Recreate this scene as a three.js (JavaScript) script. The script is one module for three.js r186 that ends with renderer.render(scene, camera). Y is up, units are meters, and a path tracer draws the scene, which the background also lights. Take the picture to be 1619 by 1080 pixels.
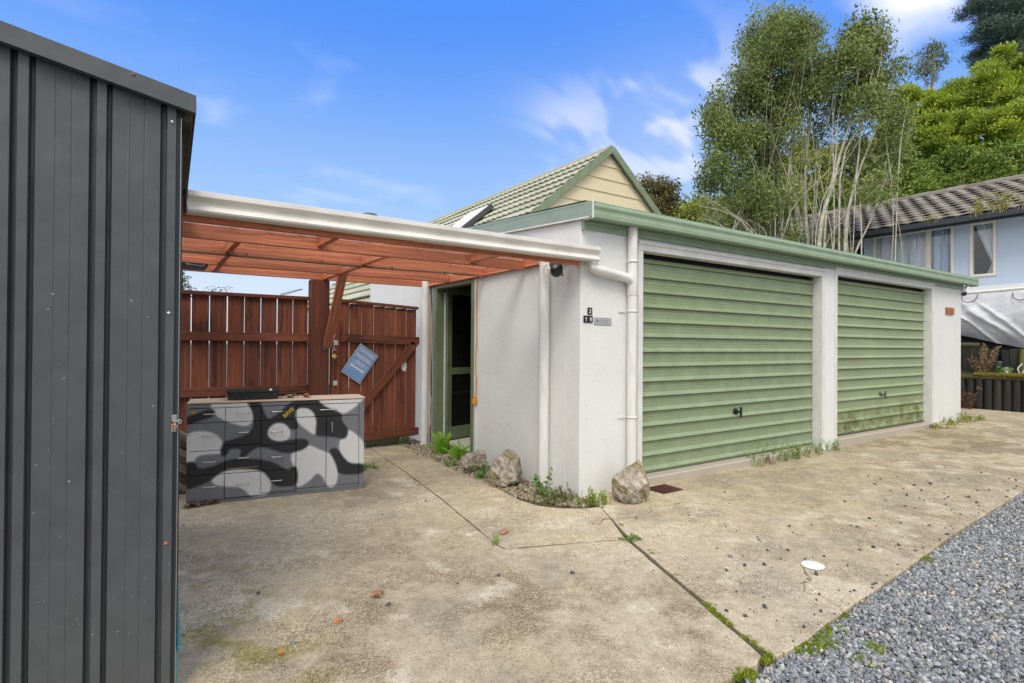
import * as THREE from 'three';
import { mergeGeometries, mergeVertices } from 'three/addons/utils/BufferGeometryUtils.js';

// ------------------------------------------------------------------ camera, sky, sun, exposure
const scene = new THREE.Scene();
const D = Math.PI / 180;
const camera = new THREE.PerspectiveCamera(2 * Math.atan(540 / 876) / D, 1619 / 1080, 0.1, 900);
const EYE = new THREE.Vector3(0, 1.25, 0);
const YAW = 56.3 * D, PITCH = 0.38 * D;
const FWD = new THREE.Vector3(Math.cos(YAW) * Math.cos(PITCH), Math.sin(PITCH), -Math.sin(YAW) * Math.cos(PITCH));
camera.position.copy(EYE);
camera.lookAt(EYE.clone().add(FWD));
camera.rotateZ(0.42 * D);
camera.updateMatrixWorld(true);
const renderer = new THREE.WebGLRenderer({ antialias: true });
renderer.setSize(1024, 683);
renderer.toneMapping = THREE.LinearToneMapping;
renderer.toneMappingExposure = 1.82;
renderer.shadowMap.enabled = true;
const SUN = new THREE.Vector3(-0.42, 0.76, 0.49).normalize();

// ------------------------------------------------------------------ random and noise
function rng(seed) { let s = seed >>> 0; return () => { s = (s + 0x6d2b79f5) | 0; let t = Math.imul(s ^ (s >>> 15), 1 | s); t = (t + Math.imul(t ^ (t >>> 7), 61 | t)) ^ t; return ((t ^ (t >>> 14)) >>> 0) / 4294967296; }; }
const hash = (x, y, z) => { let h = Math.imul(x, 374761393) ^ Math.imul(y, 668265263) ^ Math.imul(z, 1274126177); h = Math.imul(h ^ (h >>> 13), 1274126177); return ((h ^ (h >>> 16)) >>> 0) / 4294967296; };
const sm = (t) => t * t * (3 - 2 * t);
const mod = (a, n) => ((a % n) + n) % n;
function n2(x, y, p = 0, s = 0) {       // value noise, period p (0 = none)
  const X = Math.floor(x), Y = Math.floor(y), fx = sm(x - X), fy = sm(y - Y);
  const w = (a) => (p ? mod(a, p) : a), x0 = w(X), x1 = w(X + 1), y0 = w(Y), y1 = w(Y + 1);
  const a = hash(x0, y0, s), b = hash(x1, y0, s), c = hash(x0, y1, s), d = hash(x1, y1, s);
  return a + (b - a) * fx + (c - a) * fy + (a - b - c + d) * fx * fy;
}
function f2(x, y, o = 4, p = 0, s = 0) { let v = 0, a = 0.5, t = 0; for (let i = 0; i < o; i++) { v += a * n2(x, y, p, s + i); t += a; x *= 2; y *= 2; p *= 2; a *= 0.5; } return v / t; }
function n3(x, y, z, s = 0) {
  const X = Math.floor(x), Y = Math.floor(y), Z = Math.floor(z), fx = sm(x - X), fy = sm(y - Y), fz = sm(z - Z);
  const h = (i, j, k) => hash(X + i + s * 57, Y + j, Z + k), L = (a, b, t) => a + (b - a) * t;
  return L(L(L(h(0, 0, 0), h(1, 0, 0), fx), L(h(0, 1, 0), h(1, 1, 0), fx), fy), L(L(h(0, 0, 1), h(1, 0, 1), fx), L(h(0, 1, 1), h(1, 1, 1), fx), fy), fz);
}
function f3(x, y, z, o = 4, s = 0) { let v = 0, a = 0.5, t = 0; for (let i = 0; i < o; i++) { v += a * n3(x, y, z, s + i); t += a; x *= 2; y *= 2; z *= 2; a *= 0.5; } return v / t; }
const lerp = (a, b, t) => a + (b - a) * t, clamp = (v, a = 0, b = 1) => Math.min(b, Math.max(a, v));
const step = (a, b, v) => sm(clamp((v - a) / (b - a)));
const mix3 = (a, b, t) => [lerp(a[0], b[0], t), lerp(a[1], b[1], t), lerp(a[2], b[2], t)];

// the sky: clear blue with thin cloud in view, added overcast beyond it, brighter haze round the sun
{
  const W = 1536, H = 768, a = new Float32Array(W * H * 4);
  for (let j = 0; j < H; j++) for (let i = 0; i < W; i++) {
    const el = ((j + 0.5) / H - 0.5) * Math.PI, az = ((i + 0.5) / W - 0.5) * 2 * Math.PI;
    const x = Math.cos(el) * Math.cos(az), z = Math.cos(el) * Math.sin(az), y = Math.sin(el), e = el / D;
    let c;
    if (e < 0) c = mix3([0.60, 0.70, 0.80], [0.2, 0.19, 0.17], step(0, -6, e));
    else {
      c = mix3([0.78, 0.87, 0.96], [0.40, 0.63, 0.97], step(0, 15, e));
      c = mix3(c, [0.085, 0.30, 0.95], step(8, 32, e));
      c = mix3(c, [0.06, 0.23, 0.80], step(30, 80, e));
    }
    const toSun = Math.acos(clamp(x * SUN.x + y * SUN.y + z * SUN.z, -1, 1)) / D;
    const glow = 0.30 * Math.exp(-toSun / 24);
    if (e > -3) {
      const k = 1 / (Math.max(y, 0) + 0.22), px = x * k * 1.25, pz = z * k * 1.25;
      const wx = f2(px * 1.7 + 9, pz * 1.7, 3, 0, 5), big = f2(px * 0.75 + 3.1 + wx * 0.5, pz * 0.75 - 1.7 + wx * 0.4, 5, 0, 21);
      const fine = f2(px * 3.1 + wx * 2.2, pz * 5.2, 6, 0, 40);
      // overcast added outside the view as neutral fill light; the view stays mostly clear
      const aw = Math.cos(az - Math.atan2(-0.83, 0.555)), cover = lerp(0.40, -0.17, step(0.2, 0.72, aw));
      const bankA = Math.exp(-(((az + 0.34) / 0.14) ** 2) - (((e - 31.5) / 6.5) ** 2)), bankB = Math.max(Math.exp(-(((az + 0.71) / 0.12) ** 2) - (((e - 21.5) / 5.5) ** 2)), 0.8 * Math.exp(-(((az + 0.89) / 0.07) ** 2) - (((e - 22.3) / 2.2) ** 2)));
      const streak = f2(px * 3.4 - pz * 2.2 + wx * 3.2, px * 2.2 + pz * 8.2 + wx * 3, 6, 0, 47), veil = Math.exp(-(((az + 0.70) / 0.19) ** 2) - (((e - 20) / 8) ** 2));
      let d = big * 0.72 + fine * 0.42 + cover - 0.52 + bankA * 0.66;
      d = step(0, 0.42, d) * step(-2, 9, e);
      c = mix3(c, [0.84, 0.89, 1.0], clamp(veil * (0.17 + 0.45 * step(0.48, 0.74, streak * 0.8 + fine * 0.30)) + bankB * 0.42 * step(0.48, 0.68, streak), 0, 0.85));
      c = mix3(c, [1.22, 1.21, 1.22].map((v) => v * (1 + 0.6 * glow)), d * lerp(0.95, 0.84, bankA));
      c = c.map((v, q) => v + glow * [0.95, 0.86, 0.70][q]);
    }
    c = c.map((v) => v * 0.555); const o = (j * W + i) * 4; a[o] = c[0]; a[o + 1] = c[1]; a[o + 2] = c[2]; a[o + 3] = 1;
  }
  const t = new THREE.DataTexture(a, W, H, THREE.RGBAFormat, THREE.FloatType);
  t.mapping = THREE.EquirectangularReflectionMapping; t.magFilter = THREE.LinearFilter; t.minFilter = THREE.LinearFilter; t.needsUpdate = true;
  scene.background = t; scene.environment = t;
}
const sun = new THREE.DirectionalLight(new THREE.Color(1.0, 0.93, 0.82), 1.1);
sun.position.copy(SUN).multiplyScalar(60); sun.castShadow = true; sun.shadow.radius = 46;
Object.assign(sun.shadow.camera, { left: -40, right: 40, top: 40, bottom: -40, near: 1, far: 160 });
scene.add(sun, sun.target);

// ------------------------------------------------------------------ textures and materials
function tex(w, h, fn, srgb = true) {   // fn(u, v, i, j) -> [r, g, b] 0..1 (already sRGB values for colour maps)
  const a = new Uint8Array(w * h * 4);
  for (let j = 0; j < h; j++) for (let i = 0; i < w; i++) { const c = fn(i / w, j / h, i, j), o = (j * w + i) * 4; a[o] = clamp(c[0]) * 255; a[o + 1] = clamp(c[1]) * 255; a[o + 2] = clamp(c[2]) * 255; a[o + 3] = 255; }
  const t = new THREE.DataTexture(a, w, h); t.wrapS = t.wrapT = THREE.RepeatWrapping; t.magFilter = THREE.LinearFilter; t.minFilter = THREE.LinearMipmapLinearFilter;
  t.colorSpace = srgb ? THREE.SRGBColorSpace : THREE.NoColorSpace; t.needsUpdate = true; return t;
}
const rep = (t, u, v = u) => { const c = t.clone(); c.repeat.set(u, v); c.needsUpdate = true; return c; };
const g1 = (v) => [v, v, v];
function canvasTex(w, h, draw) {
  const c = document.createElement('canvas'); c.width = w; c.height = h; draw(c.getContext('2d'), w, h);
  const t = new THREE.CanvasTexture(c); t.colorSpace = THREE.SRGBColorSpace; t.anisotropy = 4; return t;
}
const std = (r, g, b, o = {}) => { const m = new THREE.MeshStandardMaterial({ roughness: 0.7, metalness: 0, side: THREE.DoubleSide, ...o }); m.color.setRGB(r, g, b); return m; };

// wood: one grain picture in neutral tones, tinted by each material; u across the grain, v along it (0.6 m by 2.4 m)
const T = {};
T.grain = tex(512, 1024, (u, v) => {
  const warp = f2(u * 6, v * 5, 3, 0, 3) * 0.5, rings = n2(u * 34 + warp * 9, v * 3, 0, 8), fib = n2(u * 190, v * 10, 0, 9), sp = n2(u * 60, v * 40, 0, 10);
  const band = f2(u * 7, v * 2.2, 3, 0, 12);
  let k = 0.80 + (rings - 0.5) * 0.22 + (fib - 0.5) * 0.16 + (band - 0.5) * 0.42 + (sp - 0.5) * 0.05;
  const kx = Math.floor(u * 5), ky = Math.floor(v * 7), q = hash(kx, ky, 77);
  if (q > 0.80) { const dx = (u * 5 - kx - 0.5) * 1.4, dy = (v * 7 - ky - 0.5), r = Math.hypot(dx, dy * 1.3); k *= 1 - 0.30 * Math.exp(-r * r * 260); }
  return g1(k);
});
T.grainB = tex(512, 1024, (u, v) => g1(0.5 + (n2(u * 34 + f2(u * 6, v * 5, 3, 0, 3) * 4.5, v * 3, 0, 8) - 0.5) * 0.35 + (n2(u * 190, v * 10, 0, 9) - 0.5) * 0.4), false);
T.stain = tex(512, 1024, (u, v) => {          // weathered red-brown stain: worn paler, blackened and faintly green patches
  const warp = f2(u * 6, v * 5, 3, 0, 3) * 0.5, rings = n2(u * 34 + warp * 9, v * 3, 0, 8), fib = n2(u * 170, v * 9, 0, 9);
  const band = f2(u * 6, v * 3, 4, 0, 12), dark = step(0.56, 0.78, f2(u * 9, v * 6, 4, 0, 15)), worn = step(0.58, 0.80, f2(u * 26, v * 4, 3, 0, 18));
  let c = mix3([0.405, 0.225, 0.16], [0.575, 0.345, 0.24], clamp(0.15 + rings * 0.45 + (fib - 0.5) * 0.5 + (band - 0.5) * 1.1));
  c = mix3(c, [0.235, 0.115, 0.085], dark * 0.6); c = mix3(c, [0.66, 0.40, 0.25], worn * 0.4);
  const kx = Math.floor(u * 5), ky = Math.floor(v * 7), q = hash(kx, ky, 77);
  if (q > 0.78) { const r = Math.hypot((u * 5 - kx - 0.5) * 1.4, (v * 7 - ky - 0.5) * 1.3); c = mix3(c, [0.17, 0.07, 0.04], Math.exp(-r * r * 300) * 0.85); }
  return c;
});
for (const k of ['grain', 'grainB', 'stain']) T[k].wrapS = T[k].wrapT = THREE.MirroredRepeatWrapping;
T.stucco = tex(512, 512, (u, v) => g1(0.5 + (f2(u * 40, v * 40, 4, 40, 1) - 0.5) * 0.6 + (f2(u * 7, v * 9, 3, 0, 2) - 0.5) * 0.7), false);
T.stuccoC = tex(1024, 1024, (u, v) => {
  const blot = f2(u * 5, v * 5, 5, 5, 31), fine = f2(u * 60, v * 60, 3, 60, 33), scuff = step(0.66, 0.85, f2(u * 14, v * 22, 5, 14, 36));
  let k = 0.955 + (blot - 0.5) * 0.035 + (fine - 0.5) * 0.02;
  return mix3([k, k, k * 0.992], [0.80, 0.80, 0.775], scuff * 0.14);
});
T.metal = tex(512, 512, (u, v) => {
  const f = f2(u * 9, v * 9, 4, 9, 51), sp = n2(u * 160, v * 160, 160, 52);
  let k = 0.93 + (f - 0.5) * 0.12; if (sp > 0.965) k += 0.10; return g1(k);
});
T.rough = tex(256, 256, (u, v) => g1(0.62 + (f2(u * 8, v * 8, 4, 8, 61) - 0.5) * 0.5), false);
T.dent = tex(256, 256, (u, v) => g1(f2(u * 4, v * 4, 3, 4, 65) * 0.8 + 0.2 * f2(u * 12, v * 12, 2, 12, 67)), false);
T.bark = tex(256, 512, (u, v) => {
  const k = f2(u * 6, v * 10, 4, 6, 71), w = n2(u * 8, v * 60, 0, 73), l = step(0.55, 0.7, f2(u * 5, v * 8, 3, 5, 75));
  return mix3([0.60 + k * 0.26 - w * 0.12, 0.575 + k * 0.26 - w * 0.12, 0.52 + k * 0.25 - w * 0.12], [0.84, 0.83, 0.79], l * 0.6);
});
T.rock = tex(512, 512, (u, v) => {
  const a = f2(u * 6, v * 6, 6, 6, 81), b = f2(u * 30, v * 30, 4, 30, 83), m = step(0.52, 0.70, f2(u * 4, v * 4, 5, 4, 86)), li = step(0.62, 0.72, f2(u * 16, v * 16, 4, 16, 88));
  let c = mix3([0.46, 0.43, 0.39], [0.78, 0.75, 0.71], clamp(a * 0.9 + b * 0.5 - 0.1));
  c = mix3(c, [0.47, 0.44, 0.20], m * 0.55); return mix3(c, [0.80, 0.78, 0.73], li * 0.55);
});
T.rockB = tex(512, 512, (u, v) => g1(f2(u * 9, v * 9, 6, 9, 91)), false);

// concrete over the whole drive (12.6 m by 9 m): exposed grit, blotches, brown and mossy stains
const spots = [[9, -2.5, 3.2, 0.8], [6.8, -2.5, 1.6, 0.5], [4.6, -1.9, 1.2, 0.6], [4.3, -3.0, 0.8, 0.4], [0.5, -2.2, 0.5, 0.75], [2.0, -1.7, 0.6, 0.7], [1.45, -2.3, 0.55, 0.75], [0.95, -2.5, 0.4, 0.6], [0.75, -1.9, 0.6, 0.6], [1.25, -3.3, 0.5, 0.45], [1.5, -4.5, 0.35, 0.7], [2.0, -4.7, 0.4, 0.5], [2.2, -6.3, 0.9, 0.5]];
function concrete(x, z) {
  const big = f2(x * 0.8 + 4, z * 0.8, 4, 0, 101), mid = f2(x * 3.2, z * 3.2, 5, 0, 105), fine = f2(x * 26, z * 26, 3, 0, 110), grit = hash(Math.floor(x * 210), Math.floor(z * 210), 3), g2 = n2(x * 170, z * 170, 0, 118);
  let c = mix3([0.72, 0.67, 0.575], [0.80, 0.755, 0.665], clamp(0.5 + (mid - 0.5) * 1.5 + (big - 0.5) * 1.1));
  let s = 0; for (const [sx, sz, r, k] of spots) s = Math.max(s, k * Math.exp(-((x - sx) ** 2 + (z - sz) ** 2) / (r * r)));
  const patch = f2(x * 5.5 + 3, z * 6.5, 5, 0, 171);
  c = mix3(c, [0.555, 0.50, 0.405], clamp(s * step(0.40, 0.62, mid * 0.55 + patch * 0.5) * 1.1));
  c = mix3(c, [0.60, 0.565, 0.505], step(0.55, 0.70, f2(x * 2.6 + 60, z * 3.0, 5, 0, 173)) * 0.45);
  c = mix3(c, [0.63, 0.585, 0.50], step(0.58, 0.80, f2(x * 1.5 + 20, z * 2.1, 5, 0, 125)) * 0.62);
  c = mix3(c, [0.80, 0.74, 0.58], step(0.64, 0.78, f2(x * 2.3, z * 2.3 + 40, 5, 0, 130)) * 0.3);
  c = mix3(c, [0.86, 0.83, 0.76], step(0.60, 0.78, f2(x * 5 + 50, z * 5, 5, 0, 135)) * 0.6);
  const moss = Math.exp(-(((x - 0.30) / 0.30) ** 2) - (((z + 2.35) / 0.9) ** 2)) * step(0.45, 0.68, f2(x * 8, z * 8, 5, 0, 141));
  c = mix3(c, [0.46, 0.45, 0.16], clamp(moss * 0.5));
  const worn = step(0.40, 0.66, patch * 0.6 + mid * 0.4), k = (fine - 0.5) * 0.15 + ((grit - 0.5) * 0.20 + (g2 - 0.5) * 0.20) * (0.45 + worn * 0.9);
  c = c.map((q) => q + k * 0.9);
  const ck = Math.abs(f2(x * 0.9 + 7, z * 0.9, 5, 0, 161) - 0.5); if (ck < 0.0022 && f2(x * 0.7, z * 0.7 + 30, 2, 0, 166) > 0.79) c = mix3(c, [0.40, 0.35, 0.27], 0.75);
  if (grit > 0.982) c = c.map((q) => q * 0.60); else if (grit < 0.020) c = c.map((q) => Math.min(0.95, q * 1.22));
  return c;
}
const AREAS = [[-1.3, -6.95, 4.35, 5.75, 2048, 2048], [1.9, -3.6, 4.75, 2.4, 2048, 1024], [6.4, -9.1, 7.3, 7.9, 1024, 1024]];
T.conc = AREAS.map(([x, z, w, h, pw, ph]) => tex(pw, ph, (u, v) => concrete(x + u * w, z + v * h)));
T.concB = tex(1024, 1024, (u, v) => g1(0.5 + (f2(u * 90, v * 90, 4, 90, 151) - 0.5) * 0.9 + (hash(Math.floor(u * 340), Math.floor(v * 340), 9) - 0.5) * 0.35), false);
T.gravel = tex(1024, 1024, (u, v) => {
  const p = 96, X = Math.floor(u * p), Y = Math.floor(v * p); let best = 9, id = 0;
  for (let a = -1; a < 2; a++) for (let b = -1; b < 2; b++) { const cx = mod(X + a, p), cy = mod(Y + b, p), dx = X + a + hash(cx, cy, 1) - u * p, dy = Y + b + hash(cx, cy, 2) - v * p, q = dx * dx + dy * dy; if (q < best) { best = q; id = hash(cx, cy, 5); } }
  const base = id < 0.55 ? [0.42, 0.45, 0.48] : id < 0.8 ? [0.52, 0.53, 0.53] : id < 0.9 ? [0.60, 0.55, 0.47] : [0.33, 0.36, 0.39];
  return base.map((q) => q * (0.85 + id * 0.3));
});

const M = {};
M.stucco = std(0.82, 0.83, 0.83, { map: T.stuccoC, bumpMap: T.stucco, bumpScale: 0.0018, roughness: 0.85 });
M.stuccoBlue = std(0.57, 0.675, 0.84, { map: rep(T.stuccoC, 1.4), bumpMap: rep(T.stucco, 1.5), bumpScale: 0.002, roughness: 0.85 });
M.trimWhite = std(0.83, 0.83, 0.815, { map: T.metal, roughness: 0.45 });
M.pvc = std(0.88, 0.87, 0.84, { map: T.metal, roughness: 0.38 });
M.gutterCream = std(0.90, 0.875, 0.81, { map: T.metal, roughness: 0.42 });
M.green = std(0.31, 0.42, 0.28, { map: T.metal, roughness: 0.45, roughnessMap: null });
M.greenDoor = std(0.295, 0.375, 0.222, { map: T.metal, roughness: 0.36 });
M.greenFrame = std(0.19, 0.245, 0.14, { map: T.metal, roughness: 0.42 });
M.flash = std(0.31, 0.40, 0.33, { map: T.metal, roughness: 0.4 });
M.shed = std(0.082, 0.092, 0.101, { map: rep(T.metal, 1.5), roughness: 0.75, roughnessMap: T.rough, bumpMap: T.dent, bumpScale: 0.006 });
M.shedDark = std(0.045, 0.048, 0.052, { map: T.metal, roughness: 0.5 });
M.zinc = std(0.62, 0.64, 0.66, { metalness: 0.8, roughness: 0.38 });
M.rust = std(0.40, 0.13, 0.05, { roughness: 0.9 });
M.stain = [0, 1, 2, 3].map((k) => std(...[[0.85, 0.80, 0.78], [1.05, 0.98, 0.92], [0.72, 0.66, 0.64], [0.95, 0.84, 0.76]][k], { map: T.stain, bumpMap: rep(T.grainB, 1), bumpScale: 0.002, roughness: 0.78 }));
M.orange = std(0.74, 0.235, 0.11, { map: T.grain, bumpMap: T.grainB, bumpScale: 0.0015, roughness: 0.6 });
M.post = std(0.60, 0.50, 0.46, { map: T.stain, bumpMap: T.grainB, bumpScale: 0.003, roughness: 0.8 });
M.cream = std(0.78, 0.66, 0.45, { map: rep(T.stuccoC, 1), roughness: 0.6 });
M.barge = std(0.23, 0.29, 0.18, { map: T.metal, roughness: 0.5 });
M.tileGreen = [0, 1, 2].map((k) => std(...[[0.47, 0.475, 0.36], [0.52, 0.52, 0.40], [0.43, 0.44, 0.33]][k], { map: rep(T.stuccoC, 2), bumpMap: T.concB, bumpScale: 0.004, roughness: 0.9 }));
M.tileGrey = [0, 1, 2, 3].map((k) => std(...[[0.29, 0.26, 0.215], [0.35, 0.31, 0.26], [0.24, 0.21, 0.175], [0.30, 0.275, 0.235]][k], { map: rep(T.stuccoC, 2), bumpMap: T.concB, bumpScale: 0.004, roughness: 0.92 }));
M.navy = std(0.03, 0.04, 0.052, { roughness: 0.4 });
M.windowCream = std(0.76, 0.72, 0.62, { roughness: 0.4 });
M.glass = new THREE.MeshPhysicalMaterial({ color: 0xffffff, transmission: 1, thickness: 0, roughness: 0.01, ior: 1.5, side: THREE.DoubleSide });
M.darkGlass = new THREE.MeshPhysicalMaterial({ color: 0x20211f, roughness: 0.05, side: THREE.DoubleSide });
M.curtain = std(0.68, 0.76, 0.85, { roughness: 0.95 });  // curtain cloth, with the blue sky reflection of the glass put into its colour
M.dark = std(0.012, 0.012, 0.013, { roughness: 0.6 });
M.black = std(0.018, 0.02, 0.024, { roughness: 0.32 });
M.blackPlastic = std(0.03, 0.033, 0.035, { map: rep(T.metal, 3), roughness: 0.55 });
M.bark = std(0.95, 0.96, 0.95, { map: T.bark, bumpMap: T.bark, bumpScale: 0.01, roughness: 0.9 });
M.barkDark = std(0.22, 0.18, 0.14, { map: T.bark, roughness: 0.95 });
M.rock = std(1.0, 0.98, 0.95, { map: T.rock, bumpMap: T.rockB, bumpScale: 0.02, roughness: 0.95, vertexColors: true });
M.concrete = AREAS.map((q, k) => std(0.93, 0.905, 0.845, { map: T.conc[k], bumpMap: rep(T.concB, q[2] / 1.6, q[3] / 1.6), bumpScale: 0.0025, roughness: 0.93 }));
M.concPlain = std(0.52, 0.47, 0.39, { map: rep(T.stuccoC, 2), bumpMap: rep(T.concB, 1), bumpScale: 0.006, roughness: 0.95 });
M.roof = new THREE.MeshPhysicalMaterial({ color: 0xfbfcfc, transmission: 1, thickness: 0, roughness: 0.0, side: THREE.DoubleSide });
M.pole = [0, 1, 2].map((k) => std(...[[0.040, 0.042, 0.040], [0.055, 0.055, 0.048], [0.075, 0.070, 0.045]][k], { map: rep(T.grain, 1), bumpMap: T.grainB, bumpScale: 0.006, roughness: 0.9 }));
M.moss = std(0.22, 0.26, 0.035, { roughness: 1 });
M.mossPole = std(0.15, 0.14, 0.06, { map: T.grain, bumpMap: T.grainB, bumpScale: 0.006, roughness: 0.95 });

// ------------------------------------------------------------------ geometry helpers
const V = (x, y, z) => new THREE.Vector3(x, y, z);
function build(tris, grain = 'y', uvk = [1 / 0.6, 1 / 2.4], off = [0, 0]) {   // tris: flat list of Vector3; flat normals; uv in metres by the main axis of each face
  const pos = [], nor = [], uv = [], a = V(), b = V(), n = V();
  for (let i = 0; i < tris.length; i += 3) {
    n.crossVectors(a.subVectors(tris[i + 1], tris[i]), b.subVectors(tris[i + 2], tris[i]));
    if (n.lengthSq() < 1e-16) continue; n.normalize();
    const ax = Math.abs(n.x), ay = Math.abs(n.y), az = Math.abs(n.z), m = ax >= ay && ax >= az ? 'x' : ay >= az ? 'y' : 'z';
    const o = 'xyz'.replace(m, ''), g = o.includes(grain) ? grain : o[1], c = o.replace(g, '');
    for (let k = 0; k < 3; k++) { const p = tris[i + k]; pos.push(p.x, p.y, p.z); nor.push(n.x, n.y, n.z); uv.push(p[c] * uvk[0] + off[0], p[g] * uvk[1] + off[1]); }
  }
  const G = new THREE.BufferGeometry();
  G.setAttribute('position', new THREE.Float32BufferAttribute(pos, 3)); G.setAttribute('normal', new THREE.Float32BufferAttribute(nor, 3)); G.setAttribute('uv', new THREE.Float32BufferAttribute(uv, 2));
  return G;
}
function cbox(w, h, d, c = 0.003, { grain = 'y', uvk, off, at } = {}) {   // chamfered box, 44 triangles, centred
  c = Math.min(c, w / 2.2, h / 2.2, d / 2.2); const X = w / 2, Y = h / 2, Z = d / 2, t = [];
  const P = (s, k) => V(s[0] * (X - (k === 0 ? 0 : c)), s[1] * (Y - (k === 1 ? 0 : c)), s[2] * (Z - (k === 2 ? 0 : c)));
  const tri = (a, b, e) => { const n = V().crossVectors(b.clone().sub(a), e.clone().sub(a)), m = a.clone().add(b).add(e); if (n.dot(m) < 0) t.push(a, e, b); else t.push(a, b, e); };
  const quad = (a, b, e, f) => { tri(a, b, e); tri(a, e, f); };
  const S = [-1, 1];
  for (let k = 0; k < 3; k++) for (const s of S) { const i = (k + 1) % 3, j = (k + 2) % 3, mk = (p, q) => { const r = [0, 0, 0]; r[k] = s; r[i] = p; r[j] = q; return P(r, k); }; quad(mk(-1, -1), mk(1, -1), mk(1, 1), mk(-1, 1)); }
  for (let k = 0; k < 3; k++) { const i = (k + 1) % 3, j = (k + 2) % 3; for (const p of S) for (const q of S) { const mk = (s, f) => { const r = [0, 0, 0]; r[k] = s; r[i] = p; r[j] = q; return P(r, f); }; quad(mk(-1, i), mk(1, i), mk(1, j), mk(-1, j)); } }
  for (const a of S) for (const b of S) for (const e of S) tri(P([a, b, e], 0), P([a, b, e], 1), P([a, b, e], 2));
  if (at) for (const p of new Set(t)) p.add(at);
  return build(t, grain, uvk, off);
}
function clean(g) { let q = g.index ? g.toNonIndexed() : g; for (const k of Object.keys(q.attributes)) if (!['position', 'normal', 'uv'].includes(k)) q.deleteAttribute(k); if (!q.attributes.uv) q.setAttribute('uv', new THREE.Float32BufferAttribute(new Float32Array(q.attributes.position.count * 2), 2)); return q; }
const join = (...gs) => mergeGeometries(gs.flat().map(clean));
const at = (g, x, y, z, rx = 0, ry = 0, rz = 0) => g.applyMatrix4(new THREE.Matrix4().compose(V(x, y, z), new THREE.Quaternion().setFromEuler(new THREE.Euler(rx, ry, rz)), V(1, 1, 1)));
const span = (x0, x1, y0, y1, z0, z1, c = 0.003, o = {}) => cbox(x1 - x0, y1 - y0, z1 - z0, c, { ...o, at: V((x0 + x1) / 2, (y0 + y1) / 2, (z0 + z1) / 2) });
const METRE = { uvk: [1, 1] };
function tube(pts, r, sides = 8, cap = true) {    // tapered tube through points; r number or list
  const P = pts.map((p) => (p.isVector3 ? p : V(...p))), R = P.map((_, i) => (Array.isArray(r) ? r[i] ?? r[r.length - 1] : r)), pos = [], uv = [], idx = [];
  let up = Math.abs(P[1].clone().sub(P[0]).normalize().y) > 0.9 ? V(1, 0, 0) : V(0, 1, 0), len = 0;
  for (let i = 0; i < P.length; i++) {
    const t = P[Math.min(i + 1, P.length - 1)].clone().sub(P[Math.max(i - 1, 0)]).normalize(), a = V().crossVectors(t, up).normalize(), b = V().crossVectors(a, t).normalize(); up = b;
    if (i) len += P[i].distanceTo(P[i - 1]);
    for (let k = 0; k <= sides; k++) { const q = (k / sides) * Math.PI * 2, p = P[i].clone().addScaledVector(a, Math.cos(q) * R[i]).addScaledVector(b, Math.sin(q) * R[i]); pos.push(p.x, p.y, p.z); uv.push(k / sides, len); }
  }
  for (let i = 0; i < P.length - 1; i++) for (let k = 0; k < sides; k++) { const a = i * (sides + 1) + k, b = a + sides + 1; idx.push(a, a + 1, b, a + 1, b + 1, b); }
  if (cap) for (const [i, f] of [[0, 0], [P.length - 1, 1]]) { const c = pos.length / 3; pos.push(P[i].x, P[i].y, P[i].z); uv.push(0.5, 0.5); for (let k = 0; k < sides; k++) { const a = i * (sides + 1) + k; if (f) idx.push(a, a + 1, c); else idx.push(a + 1, a, c); } }
  const g = new THREE.BufferGeometry(); g.setAttribute('position', new THREE.Float32BufferAttribute(pos, 3)); g.setAttribute('uv', new THREE.Float32BufferAttribute(uv, 2)); g.setIndex(idx); g.computeVertexNormals(); return g;
}
const smooth = (pts, n = 24) => new THREE.CatmullRomCurve3(pts.map((p) => V(...p))).getPoints(n);
function sweepX(profile, x0, x1, closed = true) {  // profile [[z, y], ...] drawn along x, with end caps
  const t = [], n = profile.length, m = closed ? n : n - 1;
  for (let i = 0; i < m; i++) { const [z0, y0] = profile[i], [z1, y1] = profile[(i + 1) % n]; const a = V(x0, y0, z0), b = V(x1, y0, z0), c = V(x1, y1, z1), d = V(x0, y1, z1); t.push(a, b, c, a, c, d); }
  if (closed) { const sh = THREE.ShapeUtils.triangulateShape(profile.map(([z, y]) => new THREE.Vector2(z, y)), []); for (const x of [x0, x1]) for (const f of sh) t.push(...f.map((k) => V(x, profile[k][1], profile[k][0]))); }
  return build(t, 'x', [1, 1]);
}
function prism(pts, y0, y1, bevel = 0) {           // flat polygon [[x, z], ...] with height
  const s = new THREE.Shape(pts.map(([x, z]) => new THREE.Vector2(x, -z)));
  const g = new THREE.ExtrudeGeometry(s, { depth: y1 - y0 - bevel, bevelEnabled: bevel > 0, bevelThickness: bevel, bevelSize: bevel, bevelOffset: -bevel, bevelSegments: 2, curveSegments: 6 });
  g.rotateX(-Math.PI / 2); g.translate(0, y0, 0); return g;
}

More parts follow.
